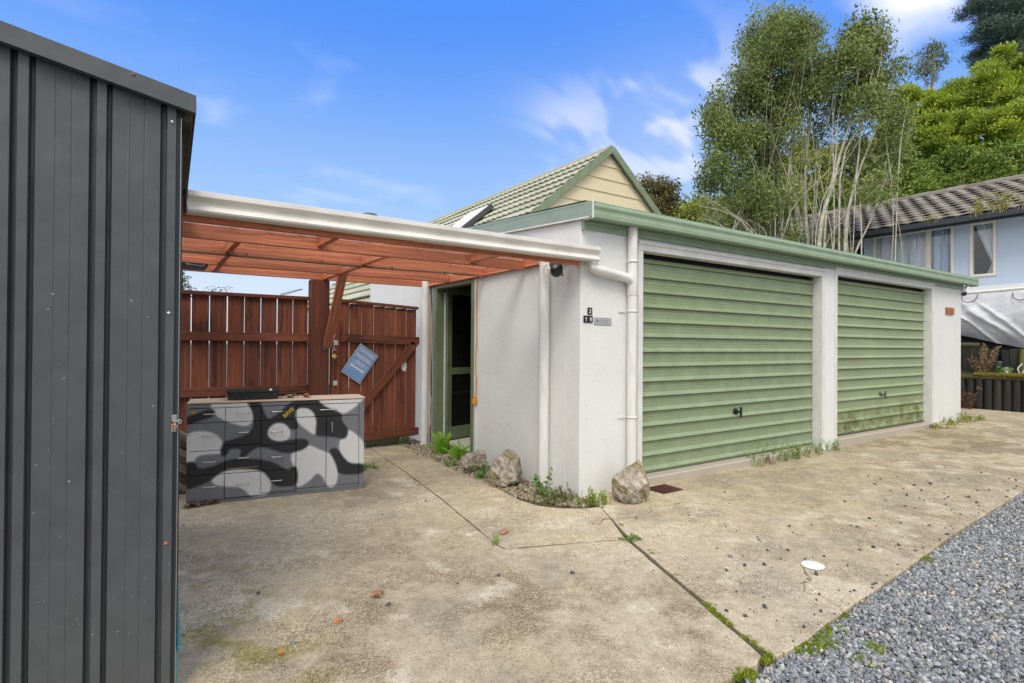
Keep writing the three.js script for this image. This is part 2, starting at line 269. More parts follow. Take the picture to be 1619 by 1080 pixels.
// ------------------------------------------------------------------ scene helpers
const used = {};
const numbered = (n) => { used[n] = (used[n] ?? -1) + 1; return used[n] ? n + '_' + String(used[n]).padStart(3, '0') : n; };
function mesh(name, g, m) { const o = new THREE.Mesh(g, m); o.name = name; o.castShadow = o.receiveShadow = true; return o; }
function part(parent, name, g, m, pos, rot) { const o = mesh(name, g, m); if (pos) o.position.set(...pos); if (rot) o.rotation.set(...rot); parent.add(o); return o; }
function tag(o, label, category, group) { o.userData.label = label; o.userData.category = category; if (group) o.userData.group = group; return o; }
function thing(name, label, category, [x, y, z] = [0, 0, 0], turn = 0, group) { const o = new THREE.Group(); o.name = numbered(name); o.position.set(x, y, z); o.rotation.y = turn; scene.add(o); return tag(o, label, category, group); }
function single(name, label, category, g, m, pos, rot, group) { const o = mesh(numbered(name), g, m); if (pos) o.position.set(...pos); if (rot) o.rotation.set(...rot); scene.add(o); return tag(o, label, category, group); }
function struct(name, g, m) { const o = mesh(numbered(name), g, m); o.userData.kind = 'structure'; scene.add(o); return o; }
function scatter(parent, name, g, m, mats, cols, stuff) {   // InstancedMesh of many small copies
  const o = new THREE.InstancedMesh(g, m, mats.length); o.name = parent === scene ? numbered(name) : name; o.castShadow = o.receiveShadow = true;
  mats.forEach((x, i) => o.setMatrixAt(i, x)); if (cols) cols.forEach((c, i) => o.setColorAt(i, c)); if (stuff) o.userData.kind = 'stuff'; parent.add(o); return o;
}
const mat4 = (p, e, s) => new THREE.Matrix4().compose(p, new THREE.Quaternion().setFromEuler(e), typeof s === 'number' ? V(s, s, s) : s);
function along(px, py, depth) {      // the place that lies this far in front of the tripod in a given direction of the survey photograph (1619 by 1080)
  return V((px - 809.5) / 876, -(py - 540) / 876, -1).multiplyScalar(depth).applyMatrix4(camera.matrixWorld);
}

// ================================================================== GROUND
const FX = 3.0, FZ = -3.484;               // the garage corner
{
  const g = new THREE.PlaneGeometry(400, 400, 1, 1); g.rotateX(-Math.PI / 2); g.translate(0, -0.034, 0);
  const u = g.attributes.uv; for (let i = 0; i < u.count; i++) u.setXY(i, u.getX(i) * 400 / 0.9, u.getY(i) * 400 / 0.9);
  struct('ground', g, std(0.62, 0.63, 0.63, { map: T.gravel, bumpMap: T.gravel, bumpScale: 0.01, roughness: 0.95 }));
}
const rise = (x) => 0.075 * step(6.5, 11.5, x);
{
  const drive = new THREE.Group(); drive.name = 'driveway'; drive.userData.kind = 'structure'; scene.add(drive);
  const R = rng(5), rough = (pts, k = 0.012, n = 0.12) => {      // wander the cast edge a little
    const out = []; pts.forEach((p, i) => { const q = pts[(i + 1) % pts.length], L = Math.hypot(q[0] - p[0], q[1] - p[1]), m = p[2] ? 1 : Math.max(1, Math.round(L / n)); for (let j = 0; j < m; j++) { const t = j / m; out.push([lerp(p[0], q[0], t) + (j ? (R() - 0.5) * k : 0), lerp(p[1], q[1], t) + (j ? (R() - 0.5) * k : 0)]); } }); return out;
  };
  const slab = (area, pts, k, drop = 0) => { const [ax, az, aw, ah] = AREAS[area];
    const g = prism(rough(pts, k), -0.09, 0, 0.004), p = g.attributes.position, u = g.attributes.uv;
    for (let i = 0; i < p.count; i++) { const x = p.getX(i), z = p.getZ(i); p.setY(i, p.getY(i) + rise(x) + drop); u.setXY(i, (x - ax) / aw, (z - az) / ah); }
    part(drive, 'slab', g, M.concrete[area]);
  };
  // slab under the pergola and in front of the shed
  slab(0, [[-1.2, -1.25], [1.78, -1.285], [2.03, -1.285], [2.10, -1.31], [2.612, -2.570], [2.30, -2.692], [1.95, -2.812], [1.863, -2.855], [1.849, -2.93], [2.020, -4.03], [2.153, -5.13], [2.227, -5.9], [2.356, -6.9], [-1.2, -6.9]], 0.008);
  // slab between the bed and the joint
  slab(0, [[1.876, -2.866], [2.0, -2.824], [2.620, -2.587], [2.82, -2.925], [2.97, -3.20], [2.84, -3.235], [2.68, -3.34], [2.58, -3.48], [2.55, -3.70], [2.59, -4.1], [2.625, -4.4], [2.605, -5.02], [2.655, -5.7], [2.675, -6.4], [2.70, -6.9], [2.363, -6.9], [2.234, -5.9], [2.163, -5.13], [2.031, -4.03], [1.862, -2.94]], 0.006);
  // the drive along the garage doors
  slab(1, [[2.118, -1.275], [2.33, -1.272], [2.56, -1.297], [3.13, -1.34], [3.73, -1.39], [4.75, -1.472], [6.5, -1.567], [6.5, -3.50], [3.03, -3.50], [2.980, -3.21], [2.828, -2.918], [2.640, -2.56]], 0.01);
  slab(2, [[6.512, -1.57], [9.0, -1.75], [11.3, -1.9], [11.3, -3.5], [6.512, -3.5]], 0.01);
  slab(2, [[11.312, -1.9], [13.55, -2.0], [13.55, -9], [11.312, -9]], 0.01);
  // old sawn ridge and hairline cracks are left to the concrete itself; soil in the joints
  const soil = std(0.10, 0.085, 0.05, { roughness: 1 });
  part(drive, 'joint_fill', tube(smooth([[2.112, -0.010, -1.29], [2.36, -0.009, -1.93], [2.628, -0.008, -2.567], [2.826, -0.009, -2.92], [2.976, -0.008, -3.22]]), 0.009, 6), soil);
  part(drive, 'joint_fill', tube(smooth([[2.62, -0.014, -2.575], [2.3, -0.014, -2.70], [1.95, -0.014, -2.83]], 30), 0.011, 6), soil);
  part(drive, 'joint_fill', tube(smooth([[1.868, -0.008, -2.87], [1.857, -0.008, -2.94], [2.027, -0.008, -4.03], [2.160, -0.008, -5.13], [2.23, -0.008, -5.9]], 40), 0.008, 6), std(0.15, 0.12, 0.08, { roughness: 1 }));
  // the garage plinth in front of and under the roller doors
  for (const [a, b, h] of [[3.70, 6.76, 0.072], [7.14, 10.02, 0.118]]) part(drive, 'door_sill', span(a, b, -0.05, h, -3.80, -3.455, 0.012, METRE), M.concPlain);
}
// planting bed of pebbles along the garage wall
{
  const bed = struct('planting_bed', prism([[2.97, -3.2], [3.02, -3.3], [3.02, -8.6], [2.6, -8.6], [2.7, -6.9], [2.6, -5], [2.6, -4.4], [2.55, -3.7], [2.6, -3.45], [2.84, -3.24]], -0.06, -0.018), std(0.19, 0.155, 0.10, { map: rep(T.concB, 1), roughness: 1 }));
  const R = rng(41), st = pebble(7, 0.35), ms = [], cs = [];
  for (let i = 0; i < 4000; i++) {
    const z = -3.3 - Math.pow(R(), 1.25) * 4.6, x0 = z < -6 ? 2.66 : z < -3.7 ? 2.60 : 2.6 + (z + 3.7) * 0.6, x = lerp(x0, 2.99, R()), s = 0.008 + R() * 0.012;
    ms.push(mat4(V(x, -0.014 + R() * 0.012, z), new THREE.Euler(R() * 6, R() * 6, R() * 6), V(s, s * 0.7, s)));
    const q = R(); cs.push(q < 0.6 ? new THREE.Color(0.24 + R() * 0.1, 0.205 + R() * 0.08, 0.135 + R() * 0.05) : q < 0.78 ? new THREE.Color(0.40, 0.36, 0.28) : new THREE.Color(0.13, 0.105, 0.07));
  }
  scatter(scene, 'bed_pebbles', st, std(1, 1, 1, { roughness: 0.9 }), ms, cs, true);
}
function pebble(seed, k = 0.3) { const g = mergeVertices(new THREE.IcosahedronGeometry(1, 1).deleteAttribute('uv').deleteAttribute('normal')), p = g.attributes.position; for (let i = 0; i < p.count; i++) { const v = V().fromBufferAttribute(p, i), s = 1 + (n3(v.x * 1.6 + seed, v.y * 1.6, v.z * 1.6) - 0.5) * k * 2; p.setXYZ(i, v.x * s, v.y * s, v.z * s); } g.computeVertexNormals(); return g; }
// loose gravel of the road, real stones where the road is near
{
  const R = rng(77), sets = [[], [], []], cols = [[], [], []];
  const edge = (x) => x < 2.2 ? -1.27 : x < 4.75 ? lerp(-1.275, -1.47, (x - 2.2) / 2.55) : lerp(-1.47, -1.76, (x - 4.75) / 4.2);
  const N = 165000;
  for (let i = 0; i < N; i++) {
    const q = R(), x = 1.0 + Math.pow(R(), 1.15) * 8.5, far = x > 5 ? 1.9 : 1.15, z = edge(x) + 0.012 + R() * far + (R() < 0.02 ? -R() * 0.1 : 0);
    if (x < 2 && z < -1.255) continue;
    const s = 0.0028 + Math.pow(R(), 2.6) * 0.0080, k = i % 3;
    sets[k].push(mat4(V(x, -0.027 + R() * 0.014 + s * 0.4, z), new THREE.Euler(R() * 6, R() * 6, R() * 6), V(s * (0.9 + R() * 0.6), s * (0.6 + R() * 0.3), s)));
    const b = 0.55 + R() * 0.85;
    cols[k].push(q < 0.62 ? new THREE.Color(0.225 * b, 0.242 * b, 0.255 * b) : q < 0.84 ? new THREE.Color(0.33 * b, 0.345 * b, 0.345 * b) : q < 0.93 ? new THREE.Color(0.44 * b, 0.38 * b, 0.29 * b) : q < 0.97 ? new THREE.Color(0.5, 0.5, 0.48) : new THREE.Color(0.08, 0.09, 0.1));
  }
  const gs = [pebble(3), pebble(17), pebble(29)], m = std(1, 1, 1, { roughness: 0.85 });
  sets.forEach((s, k) => scatter(scene, 'road_gravel', gs[k], m, s, cols[k], true));
  // stones kicked on to the concrete
  const ms = [], cs = [];
  for (let i = 0; i < 330; i++) {
    const near = R() < 0.62, x = near ? 2.3 + R() * 5 : -0.2 + R() * 8, z = near ? edge(x) - Math.pow(R(), 2.0) * 0.9 - 0.01 : -1.6 - R() * 3.2; if (!near && (z < -3.35 && x > 2.4)) continue;
    if (!near && R() < 0.45) continue;
    const s = 0.003 + Math.pow(R(), 2.5) * 0.009; ms.push(mat4(V(x, s * 0.45 + rise(x), z), new THREE.Euler(R(), R() * 6, R()), V(s * 1.3, s * 0.7, s)));
    cs.push(R() < 0.75 ? new THREE.Color(0.07, 0.075, 0.085) : R() < 0.6 ? new THREE.Color(0.2, 0.2, 0.21) : new THREE.Color(0.22, 0.13, 0.07));
  }
  scatter(scene, 'scattered_stones', gs[1], m, ms, cs, true);
}

// ================================================================== GARAGE
const garage = thing('garage', 'white plastered double garage with two green roller doors and flat green gutter', 'garage', [FX, 0, FZ]);
const G = (n, g, m) => part(garage, n, g.translate(-FX, 0, -FZ), m);     // geometry written in world metres
const ZB = -8.58, XR = 11.2;
{
  const s = 0.15;
  G('wall', join(
    span(FX, 3.665, -0.1, 2.30, FZ - 0.2, FZ, 0.006, METRE), span(6.86, 7.105, -0.1, 2.30, FZ - 0.2, FZ + 0.004, 0.006, METRE), span(10.075, XR, -0.1, 2.30, FZ - 0.2, FZ, 0.006, METRE),
    span(3.665, 6.86, 2.165, 2.302, FZ - 0.2, FZ - 0.002, 0.003, METRE), span(7.105, 10.075, 2.215, 2.302, FZ - 0.2, FZ - 0.002, 0.003, METRE)), M.stucco);
  G('wall', join(
    span(FX + 0.002, FX + s, -0.1, 2.32, -5.22, FZ - 0.2, 0.003, METRE), span(FX + 0.002, FX + s, 1.99, 2.45, -6.235, -5.22, 0.003, METRE), span(FX + 0.002, FX + s, -0.1, 2.62, ZB, -6.235, 0.003, METRE), span(FX + 0.002, FX + s, -0.1, 0.055, -6.235, -5.22, 0.003, METRE)), M.stucco);
  // sloping head of the side wall under the flashing
  const t = []; const q = [[-3.49, 2.32, 2.34], [-5.22, 2.32, 2.425], [-5.22, 2.45, 2.426], [-6.235, 2.45, 2.475], [-6.235, 2.6, 2.476], [ZB, 2.6, 2.60]];
  G('wall_head', join(span(FX + 0.001, FX + s - 0.002, 2.30, 2.40, -5.215, FZ - 0.005, 0.002, METRE), span(FX + 0.003, FX + s - 0.002, 2.40, 2.50, -8.5, -5.22, 0.002, METRE)), M.stucco);
  G('wall', join(span(XR - s, XR - 0.002, -0.1, 2.36, ZB, FZ - 0.2, 0.003, METRE), span(XR - s + 0.002, XR - 0.004, 2.36, 2.56, ZB, -6.5, 0.003, METRE), span(FX + s, XR - s, -0.1, 2.7, ZB, ZB + s, 0.003, METRE)), M.stucco);
  // mono-pitch roof sheet and side flashing, falling to the front gutter
  const top = (z) => 2.43 + (FZ + 0.06 - z) * 0.062;
  const roof = [V(2.97, top(-3.4), -3.4), V(11.42, top(-3.4), -3.4), V(11.42, top(ZB - 0.15), ZB - 0.15), V(2.97, top(ZB - 0.15), ZB - 0.15)], rt = [];
  for (const dy of [0, -0.03]) { const p = roof.map((v) => v.clone().add(V(0, dy, 0))); rt.push(p[0], p[1], p[2], p[0], p[2], p[3]); }
  G('roof', build(rt, 'x', [1, 1]), M.flash);
  const fl = [[-3.335, 2.285, 2.412], [-5.16, 2.40, 2.533], [ZB - 0.15, 2.62, 2.765]], ft = [];
  for (const x of [2.972, 2.984]) for (let i = 0; i < 2; i++) { const [z0, b0, t0] = fl[i], [z1, b1, t1] = fl[i + 1]; const a = V(x, b0, z0), b = V(x, b1, z1), c = V(x, t1, z1), d = V(x, t0, z0); ft.push(a, b, c, a, c, d); }
  for (let i = 0; i < 2; i++) { const [z0, b0, t0] = fl[i], [z1, b1, t1] = fl[i + 1]; for (const k of [0, 1]) { const y0 = k ? t0 : b0, y1 = k ? t1 : b1; ft.push(V(2.972, y0, z0), V(3.03, y0, z0), V(3.03, y1, z1), V(2.972, y0, z0), V(3.03, y1, z1), V(2.972, y1, z1)); } }
  ft.push(V(2.972, 2.285, -3.335), V(2.984, 2.285, -3.335), V(2.984, 2.412, -3.335), V(2.972, 2.285, -3.335), V(2.984, 2.412, -3.335), V(2.972, 2.412, -3.335));
  G('flashing', build(ft, 'z', [1, 1]), M.flash);
  G('flashing_lip', at(span(-0.001, 0.012, -0.008, 0.004, -0.9, 0.9, 0.001), 2.966, 2.342, -4.25, 0.0626, 0, 0), M.trimWhite);
  // fascia board with a step, then the box gutter in front of it
  const zf = FZ + 0.003;
  G('fascia', sweepX([[zf, 2.215], [zf + 0.020, 2.215], [zf + 0.020, 2.262], [zf + 0.028, 2.268], [zf + 0.028, 2.34], [zf, 2.34]], 3.028, 11.20), M.green);
  G('fascia_end', span(3.0, 3.03, 2.205, 2.34, zf, zf + 0.032, 0.002), M.flash);
  const zg = -3.452, zo = -3.332;
  G('gutter', sweepX([[zg, 2.292], [zo - 0.030, 2.278], [zo - 0.006, 2.280], [zo, 2.288], [zo, 2.322], [zo - 0.006, 2.332], [zo - 0.006, 2.350], [zo + 0.002, 2.372], [zo + 0.002, 2.384], [zo - 0.010, 2.402], [zo - 0.010, 2.414], [zo - 0.022, 2.414], [zo - 0.03, 2.33], [zg + 0.01, 2.33], [zg + 0.004, 2.414], [zg, 2.414]], 2.986, 11.45), M.green);
  G('gutter_end', span(2.985, 3.0, 2.275, 2.418, zg, zo + 0.006, 0.001), M.trimWhite);
  G('gutter_cap', span(11.45, 11.456, 2.275, 2.418, zg, zo + 0.003, 0.001), M.green);
  // soffit corner block at the far end
  G('soffit_block', span(11.2, 11.3, 2.17, 2.28, FZ - 0.06, zg, 0.004), M.trimWhite);
  // door trims: two stepped boards round each opening
  for (const [a, b, h] of [[3.665, 6.86, 2.165], [7.105, 10.075, 2.215]]) {
    const w = 0.06;
    G('door_trim', span(a, b, h - w, h, FZ - 0.10, FZ + 0.012, 0.003, METRE), M.trimWhite);
    G('door_bead', span(a - 0.004, b + 0.004, h - 0.004, h + 0.028, FZ - 0.02, FZ + 0.024, 0.004, METRE), M.trimWhite);
    for (const [x0, x1] of [[a, a + w], [b - w, b]]) G('door_trim', span(x0, x1, 0.03, h - w, FZ - 0.11, FZ + 0.012, 0.003, METRE), M.trimWhite);
  }
  G('inner_lining', join(span(3.16, 11.0, 2.36, 2.38, ZB + 0.2, -3.75, 0.002), span(3.15, 11, -0.1, 0.05, ZB + 0.15, -3.72, 0.002)), std(0.30, 0.29, 0.27, { roughness: 0.9 }));
}
// roller doors
function rollerDoor(x0, x1, y0, y1, handleX, handleY, mossy) {
  const zd = -3.585, pitch = 0.1375, prof = [];
  for (let y = y0, i = 0; y < y1; y += pitch, i++) { prof.push([zd, y - 0.007], [zd - 0.006, y - 0.005], [zd - 0.006, y], [zd + 0.017, y + 0.002], [zd + 0.023, y + 0.006], [zd + 0.024, y + 0.010], [zd + 0.021, y + 0.016], [zd + 0.003, y + 0.037], [zd, y + 0.042], [zd, y + 0.083], [zd - 0.003, y + 0.085], [zd, y + 0.087], [zd, y + 0.110], [zd - 0.003, y + 0.112], [zd, y + 0.114]); }
  const g = sweepX(prof.filter((p) => p[1] <= y1), x0 + 0.03, x1 - 0.03, false);
  let m = M.greenDoor;
  if (mossy) {
    const u = g.attributes.uv, p = g.attributes.position; for (let i = 0; i < u.count; i++) u.setXY(i, (p.getX(i) - x0) / (x1 - x0), (p.getY(i) - y0) / (y1 - y0));
    m = std(1, 1, 1, { roughness: 0.55, map: tex(768, 512, (a, b) => {          // algae and grime in grainy patches that hold to the lowest ribs
      const n = f2(a * 26, b * 20, 5, 0, 171), fine = f2(a * 90, b * 60, 3, 0, 172), hold = step(0.17, 0.01, b + (f2(a * 5, 2, 3, 0, 174) - 0.5) * 0.12 - a * 0.06);
      let c = g1(1).map((_, k) => [0.598, 0.658, 0.512][k] * (0.95 + (f2(a * 8, b * 8, 4, 0, 176) - 0.5) * 0.1));
      c = mix3(c, [0.42, 0.42, 0.20], hold * step(0.20, 0.75, n) * 0.55); return mix3(c, [0.22, 0.20, 0.12], hold * hold * step(0.42, 0.75, n * 0.4 + fine * 0.6) * 0.45);
    }) });
  }
  const d = part(garage, 'roller_door', g.translate(-FX, 0, -FZ), m);
  // side guides: the dark channel at each end of the ribs
  for (const x of [x0 + 0.014, x1 - 0.016]) G('door_guide', span(x - 0.014, x + 0.014, y0, y1, zd - 0.03, zd - 0.004, 0.002), M.greenFrame);
  G('door_curtain_roll', span(x0, x1, y1 - 0.03, y1 + 0.16, zd - 0.16, zd - 0.05, 0.004), M.dark);  // roll coloured near-black, so the shade of the head gap is painted in
  const h = new THREE.Group();
  const hm = mesh('handle', join(at(new THREE.CylinderGeometry(0.034, 0.036, 0.016, 20), 0, 0, 0.008, Math.PI / 2), at(new THREE.CylinderGeometry(0.013, 0.013, 0.062, 12), 0, 0, 0.04, Math.PI / 2), cbox(0.028, 0.115, 0.02, 0.006).translate(0, 0, 0.072)), mossy ? std(0.10, 0.10, 0.09, { roughness: 0.4 }) : M.black);
  hm.position.set(handleX - FX, handleY, zd - FZ); d.add(hm);
  d.add(mesh('bottom_rail', span(x0 + 0.03, x1 - 0.03, y0 - 0.012, y0 + 0.0, zd - 0.02, zd + 0.02, 0.003).translate(-FX, 0, -FZ), M.greenFrame));
}
rollerDoor(3.72, 6.80, 0.092, 2.068, 5.245, 0.562, false);
rollerDoor(7.16, 10.02, 0.145, 2.118, 8.565, 0.600, true);
// the side door: frame, open glazed leaf, threshold
{
  const z0 = -5.232, z1 = -6.222, y0 = 0.03, y1 = 1.992;   // near and far edge
  G('door_frame', join(span(FX - 0.012, FX + 0.10, y0, y1, z0 - 0.062, z0, 0.004, METRE), span(FX - 0.012, FX + 0.10, y0, y1, z1, z1 + 0.062, 0.004, METRE), span(FX - 0.012, FX + 0.10, y1 - 0.062, y1, z1 + 0.062, z0 - 0.062, 0.004, METRE), span(FX - 0.02, FX + 0.06, y0, y0 + 0.03, z1 + 0.062, z0 - 0.062, 0.004, METRE)), M.greenFrame);
  G('door_architrave', span(FX - 0.006, FX + 0.03, y0, y1 + 0.002, z0, z0 + 0.05, 0.003, METRE), M.trimWhite);
  G('threshold', span(FX + 0.06, FX + 1.2, -0.02, 0.058, z1 - 0.4, z0 + 0.2, 0.004, METRE), std(0.66, 0.64, 0.61, { map: rep(T.stuccoC, 1), roughness: 0.8 }));
  G('door_stop', span(FX + 0.098, FX + 0.112, y0 + 0.1, y1 - 0.1, z1 + 0.03, z1 + 0.06, 0.002), M.trimWhite);
  const leaf = new THREE.Mesh(join(cbox(0.085, 1.89, 0.036, 0.004).translate(0.0425, 0.945, 0), cbox(0.085, 1.89, 0.036, 0.004).translate(0.7875, 0.945, 0), cbox(0.66, 0.085, 0.034, 0.003).translate(0.415, 1.847, 0), cbox(0.66, 0.085, 0.034, 0.003).translate(0.415, 0.845, 0), cbox(0.66, 0.15, 0.034, 0.003).translate(0.415, 0.075, 0)), M.greenFrame);
  leaf.name = 'door_leaf'; leaf.castShadow = leaf.receiveShadow = true; leaf.position.set(0.125, 0.075, z1 + 0.075 - FZ); leaf.rotation.y = 18 * D; garage.add(leaf);
  leaf.add(mesh('glass', join(cbox(0.66, 0.92, 0.006, 0.001).translate(0.415, 1.347, 0), cbox(0.66, 0.66, 0.006, 0.001).translate(0.415, 0.475, 0)), M.darkGlass));
  for (const y of [0.28, 0.98, 1.72]) leaf.add(mesh('hinge', join(cbox(0.05, 0.10, 0.012, 0.002).translate(0.005, y, 0.022), at(new THREE.CylinderGeometry(0.009, 0.009, 0.11, 8), -0.006, y, 0.028)), M.greenFrame));
  G('weather_strip', span(FX + 0.10, FX + 0.112, y0 + 0.08, y1 - 0.1, z1 + 0.064, z1 + 0.082, 0.002), M.trimWhite);
  // something low and dark on the garage floor
}
{
  // things on the garage walls
  const text = (s, w, h, bg, fg, font) => canvasTex(w, h, (c) => { c.fillStyle = bg; c.fillRect(0, 0, w, h); c.fillStyle = fg; c.font = font; c.textAlign = 'center'; c.textBaseline = 'middle'; c.fillText(s, w / 2, h / 2 + 3); });
  const plate = (name, label, cat, x0, x1, y0, y1, map, th, edge, group) => {
    const t = thing(name, label, cat, [(x0 + x1) / 2, (y0 + y1) / 2, FZ], 0, group), w = x1 - x0, h = y1 - y0;
    part(t, 'plate', cbox(w, h, th, 0.002).translate(0, 0, th / 2 + 0.0005), edge);
    const f = new THREE.PlaneGeometry(w - 0.004, h - 0.004).translate(0, 0, th + 0.002); part(t, 'lettering', f, std(1, 1, 1, { map, roughness: 0.45 }));
  };
  const bk = std(0.02, 0.022, 0.026, { roughness: 0.35 });
  plate('number_tile', 'small black house number tile reading 2, above the other two', 'house number', 3.074, 3.124, 1.510, 1.568, text('2', 96, 112, '#15171b', '#d8d8d4', 'bold 96px sans-serif'), 0.006, bk, null);
  plate('number_tile', 'small black house number tile reading 1, nearest the wall corner', 'house number', 3.030, 3.079, 1.441, 1.500, text('1', 96, 112, '#15171b', '#d8d8d4', 'bold 96px sans-serif'), 0.006, bk, null);
  plate('number_tile', 'small black house number tile reading 9, between the 1 and the CCTV plate', 'house number', 3.081, 3.130, 1.441, 1.500, text('9', 96, 112, '#15171b', '#d8d8d4', 'bold 96px sans-serif'), 0.006, bk, null);
  plate('camera_notice', 'small grey CCTV notice plate beside the black number tiles', 'sign', 3.146, 3.345, 1.425, 1.488, canvasTex(384, 120, (c, w, h) => {
    c.fillStyle = '#a9abae'; c.fillRect(0, 0, w, h); c.strokeStyle = '#6e7175'; c.lineWidth = 5; c.strokeRect(6, 6, w - 12, h - 12);
    c.fillStyle = '#75787c'; c.font = 'bold 78px sans-serif'; c.textBaseline = 'middle'; c.textAlign = 'left'; c.fillText('CCTV', 128, h / 2 + 4);
    c.beginPath(); c.arc(70, 66, 36, Math.PI, 0); c.fill(); c.fillRect(34, 66, 14, 26); c.fillRect(92, 66, 14, 26); c.fillStyle = '#a9abae'; c.beginPath(); c.arc(70, 70, 15, 0, 7); c.fill(); c.fillStyle = '#75787c'; c.beginPath(); c.arc(70, 70, 7, 0, 7); c.fill();
  }), 0.004, std(0.4, 0.41, 0.42, { metalness: 0.3, roughness: 0.4 }));
  plate('number_plate', 'rusty orange metal house number plate on the far end pier of the garage', 'house number', 10.545, 10.855, 1.793, 1.898, canvasTex(256, 96, (c, w, h) => {
    c.fillStyle = '#a8622c'; c.fillRect(0, 0, w, h); const R = rng(9); for (let i = 0; i < 260; i++) { c.fillStyle = ['#8a4a20', '#c17a3c', '#9c5524'][i % 3]; c.globalAlpha = 0.35; c.beginPath(); c.arc(R() * w, R() * h, 2 + R() * 9, 0, 7); c.fill(); }
    c.globalAlpha = 0.75; c.fillStyle = '#6c4a30'; c.font = 'bold 70px sans-serif'; c.textAlign = 'center'; c.textBaseline = 'middle'; c.fillText('10', w / 2 + 10, h / 2 + 4);
  }), 0.02, std(0.36, 0.14, 0.045, { roughness: 0.85 }));
}
// downpipe with the elbow from the pergola gutter
{
  const t = thing('downpipe', 'white round downpipe on the garage front with elbow from the pergola gutter', 'downpipe', [3.545, 0, -3.432]);
  const L = (p) => p.map(([x, y, z]) => [x - 3.545, y, z + 3.432]);
  part(t, 'pipe', tube([[0, 0.165, 0], [0, 2.285, 0]], 0.0425, 20), M.pvc);
  part(t, 'branch_pipe', tube(smooth(L([[3.065, 1.965, -3.415], [3.065, 1.925, -3.415], [3.078, 1.893, -3.417], [3.115, 1.882, -3.419], [3.2, 1.872, -3.421], [3.40, 1.848, -3.425], [3.50, 1.828, -3.430], [3.545, 1.79, -3.432]]), 40), 0.040, 18), M.pvc);
  for (const y of [1.70, 1.985]) part(t, 'collar', tube([[0, y - 0.012, 0], [0, y + 0.16 * (y < 1.8), 0], [0, y + 0.012 + 0.15 * (y < 1.8), 0]], 0.0462, 20), M.pvc);
  part(t, 'collar', tube([[3.065 - 3.545, 1.952, 0.017], [3.065 - 3.545, 1.915, 0.017]], 0.0435, 18), M.pvc);
  for (const y of [1.55, 0.63]) part(t, 'pipe_clip', join(tube([[0, y - 0.009, 0], [0, y + 0.009, 0]], 0.0455, 20), cbox(0.075, 0.018, 0.006, 0.001).translate(-0.08, y, -0.044)), M.pvc);
  part(t, 'pipe_shoe', tube([[0, 0.08, 0], [0, 0.17, 0]], [0.040, 0.040], 18), std(0.42, 0.46, 0.52, { roughness: 0.6 }));
}
// two round white posts against the side wall
single('wall_post', 'round white post nearest the garage corner, rising from weeds to the pergola', 'post', tube([[0, -0.04, 0], [0, 2.035, 0]], 0.047, 22), M.pvc, [2.945, 0, -3.905]);
single('wall_post', 'round white post between the gate and the green side door', 'post', tube([[0, -0.05, 0], [0, 2.06, 0]], 0.047, 22), M.pvc, [2.935, 0, -6.36]);
// floodlight
{
  const t = thing('floodlight', 'black round floodlight on a white bracket under the pergola corner', 'floodlight', [2.93, 1.90, -3.70]);
  const body = new THREE.LatheGeometry([[0, 0.056], [0.030, 0.055], [0.046, 0.046], [0.054, 0.022], [0.053, -0.028], [0.046, -0.046], [0, -0.05]].map(([r, y]) => new THREE.Vector2(r, y)), 28);
  part(t, 'lamp_body', at(body, -0.03, -0.012, 0.02, 1.0, 0.2, 0.55), M.black);
  part(t, 'lamp_face', at(new THREE.TorusGeometry(0.038, 0.005, 8, 28), -0.012, -0.030, 0.052, -0.5, 0.45, 0), std(0.05, 0.055, 0.065, { roughness: 0.2 }));
  part(t, 'bracket', join(cbox(0.05, 0.03, 0.09, 0.006).translate(-0.02, 0.075, -0.02), tube(smooth([[-0.02, 0.07, -0.05], [-0.05, 0.05, -0.07], [-0.05, 0.0, -0.05], [-0.03, -0.01, -0.02]], 10), 0.012, 8), tube(smooth([[-0.05, 0.06, -0.06], [-0.07, 0.02, -0.1], [-0.05, -0.06, -0.11], [-0.03, -0.10, -0.09]], 12), 0.006, 6), tube(smooth([[0.0, 0.085, 0.0], [0.03, 0.10, 0.03], [0.05, 0.07, 0.05], [0.02, 0.04, 0.04]], 12), 0.003, 5)), M.gutterCream);
  part(t, 'pull_cord', join(tube([[0, -0.05, 0.02], [0.002, -0.15, 0.02]], 0.002, 5), at(new THREE.SphereGeometry(0.011, 12, 10), 0.002, -0.158, 0.02), tube([[0.002, -0.165, 0.02], [0.003, -0.185, 0.02]], 0.004, 6)), M.pvc);
}
// security camera at the far end
{
  const t = thing('security_camera', 'white security camera under the far end of the green gutter', 'camera', [11.33, 2.19, -3.50]);
  part(t, 'camera_body', at(tube([[-0.0, 0, -0.10], [0, 0, 0.07]], 0.043, 18), -0.01, -0.02, 0.0, 0.35, -0.95, 0), M.trimWhite);
  part(t, 'lens', at(tube([[0, 0, 0.068], [0, 0, 0.078]], 0.033, 18), -0.01, -0.02, 0.0, 0.35, -0.95, 0), M.black);
  part(t, 'bracket', tube([[0.03, 0.10, -0.05], [0.01, 0.0, -0.03]], 0.02, 10), M.trimWhite);
  part(t, 'antenna', join(tube([[0.04, 0.02, 0.0], [0.10, 0.13, 0.03]], 0.007, 6), tube([[0.02, 0.03, 0.02], [0.07, 0.14, 0.06]], 0.007, 6)), M.trimWhite);
}
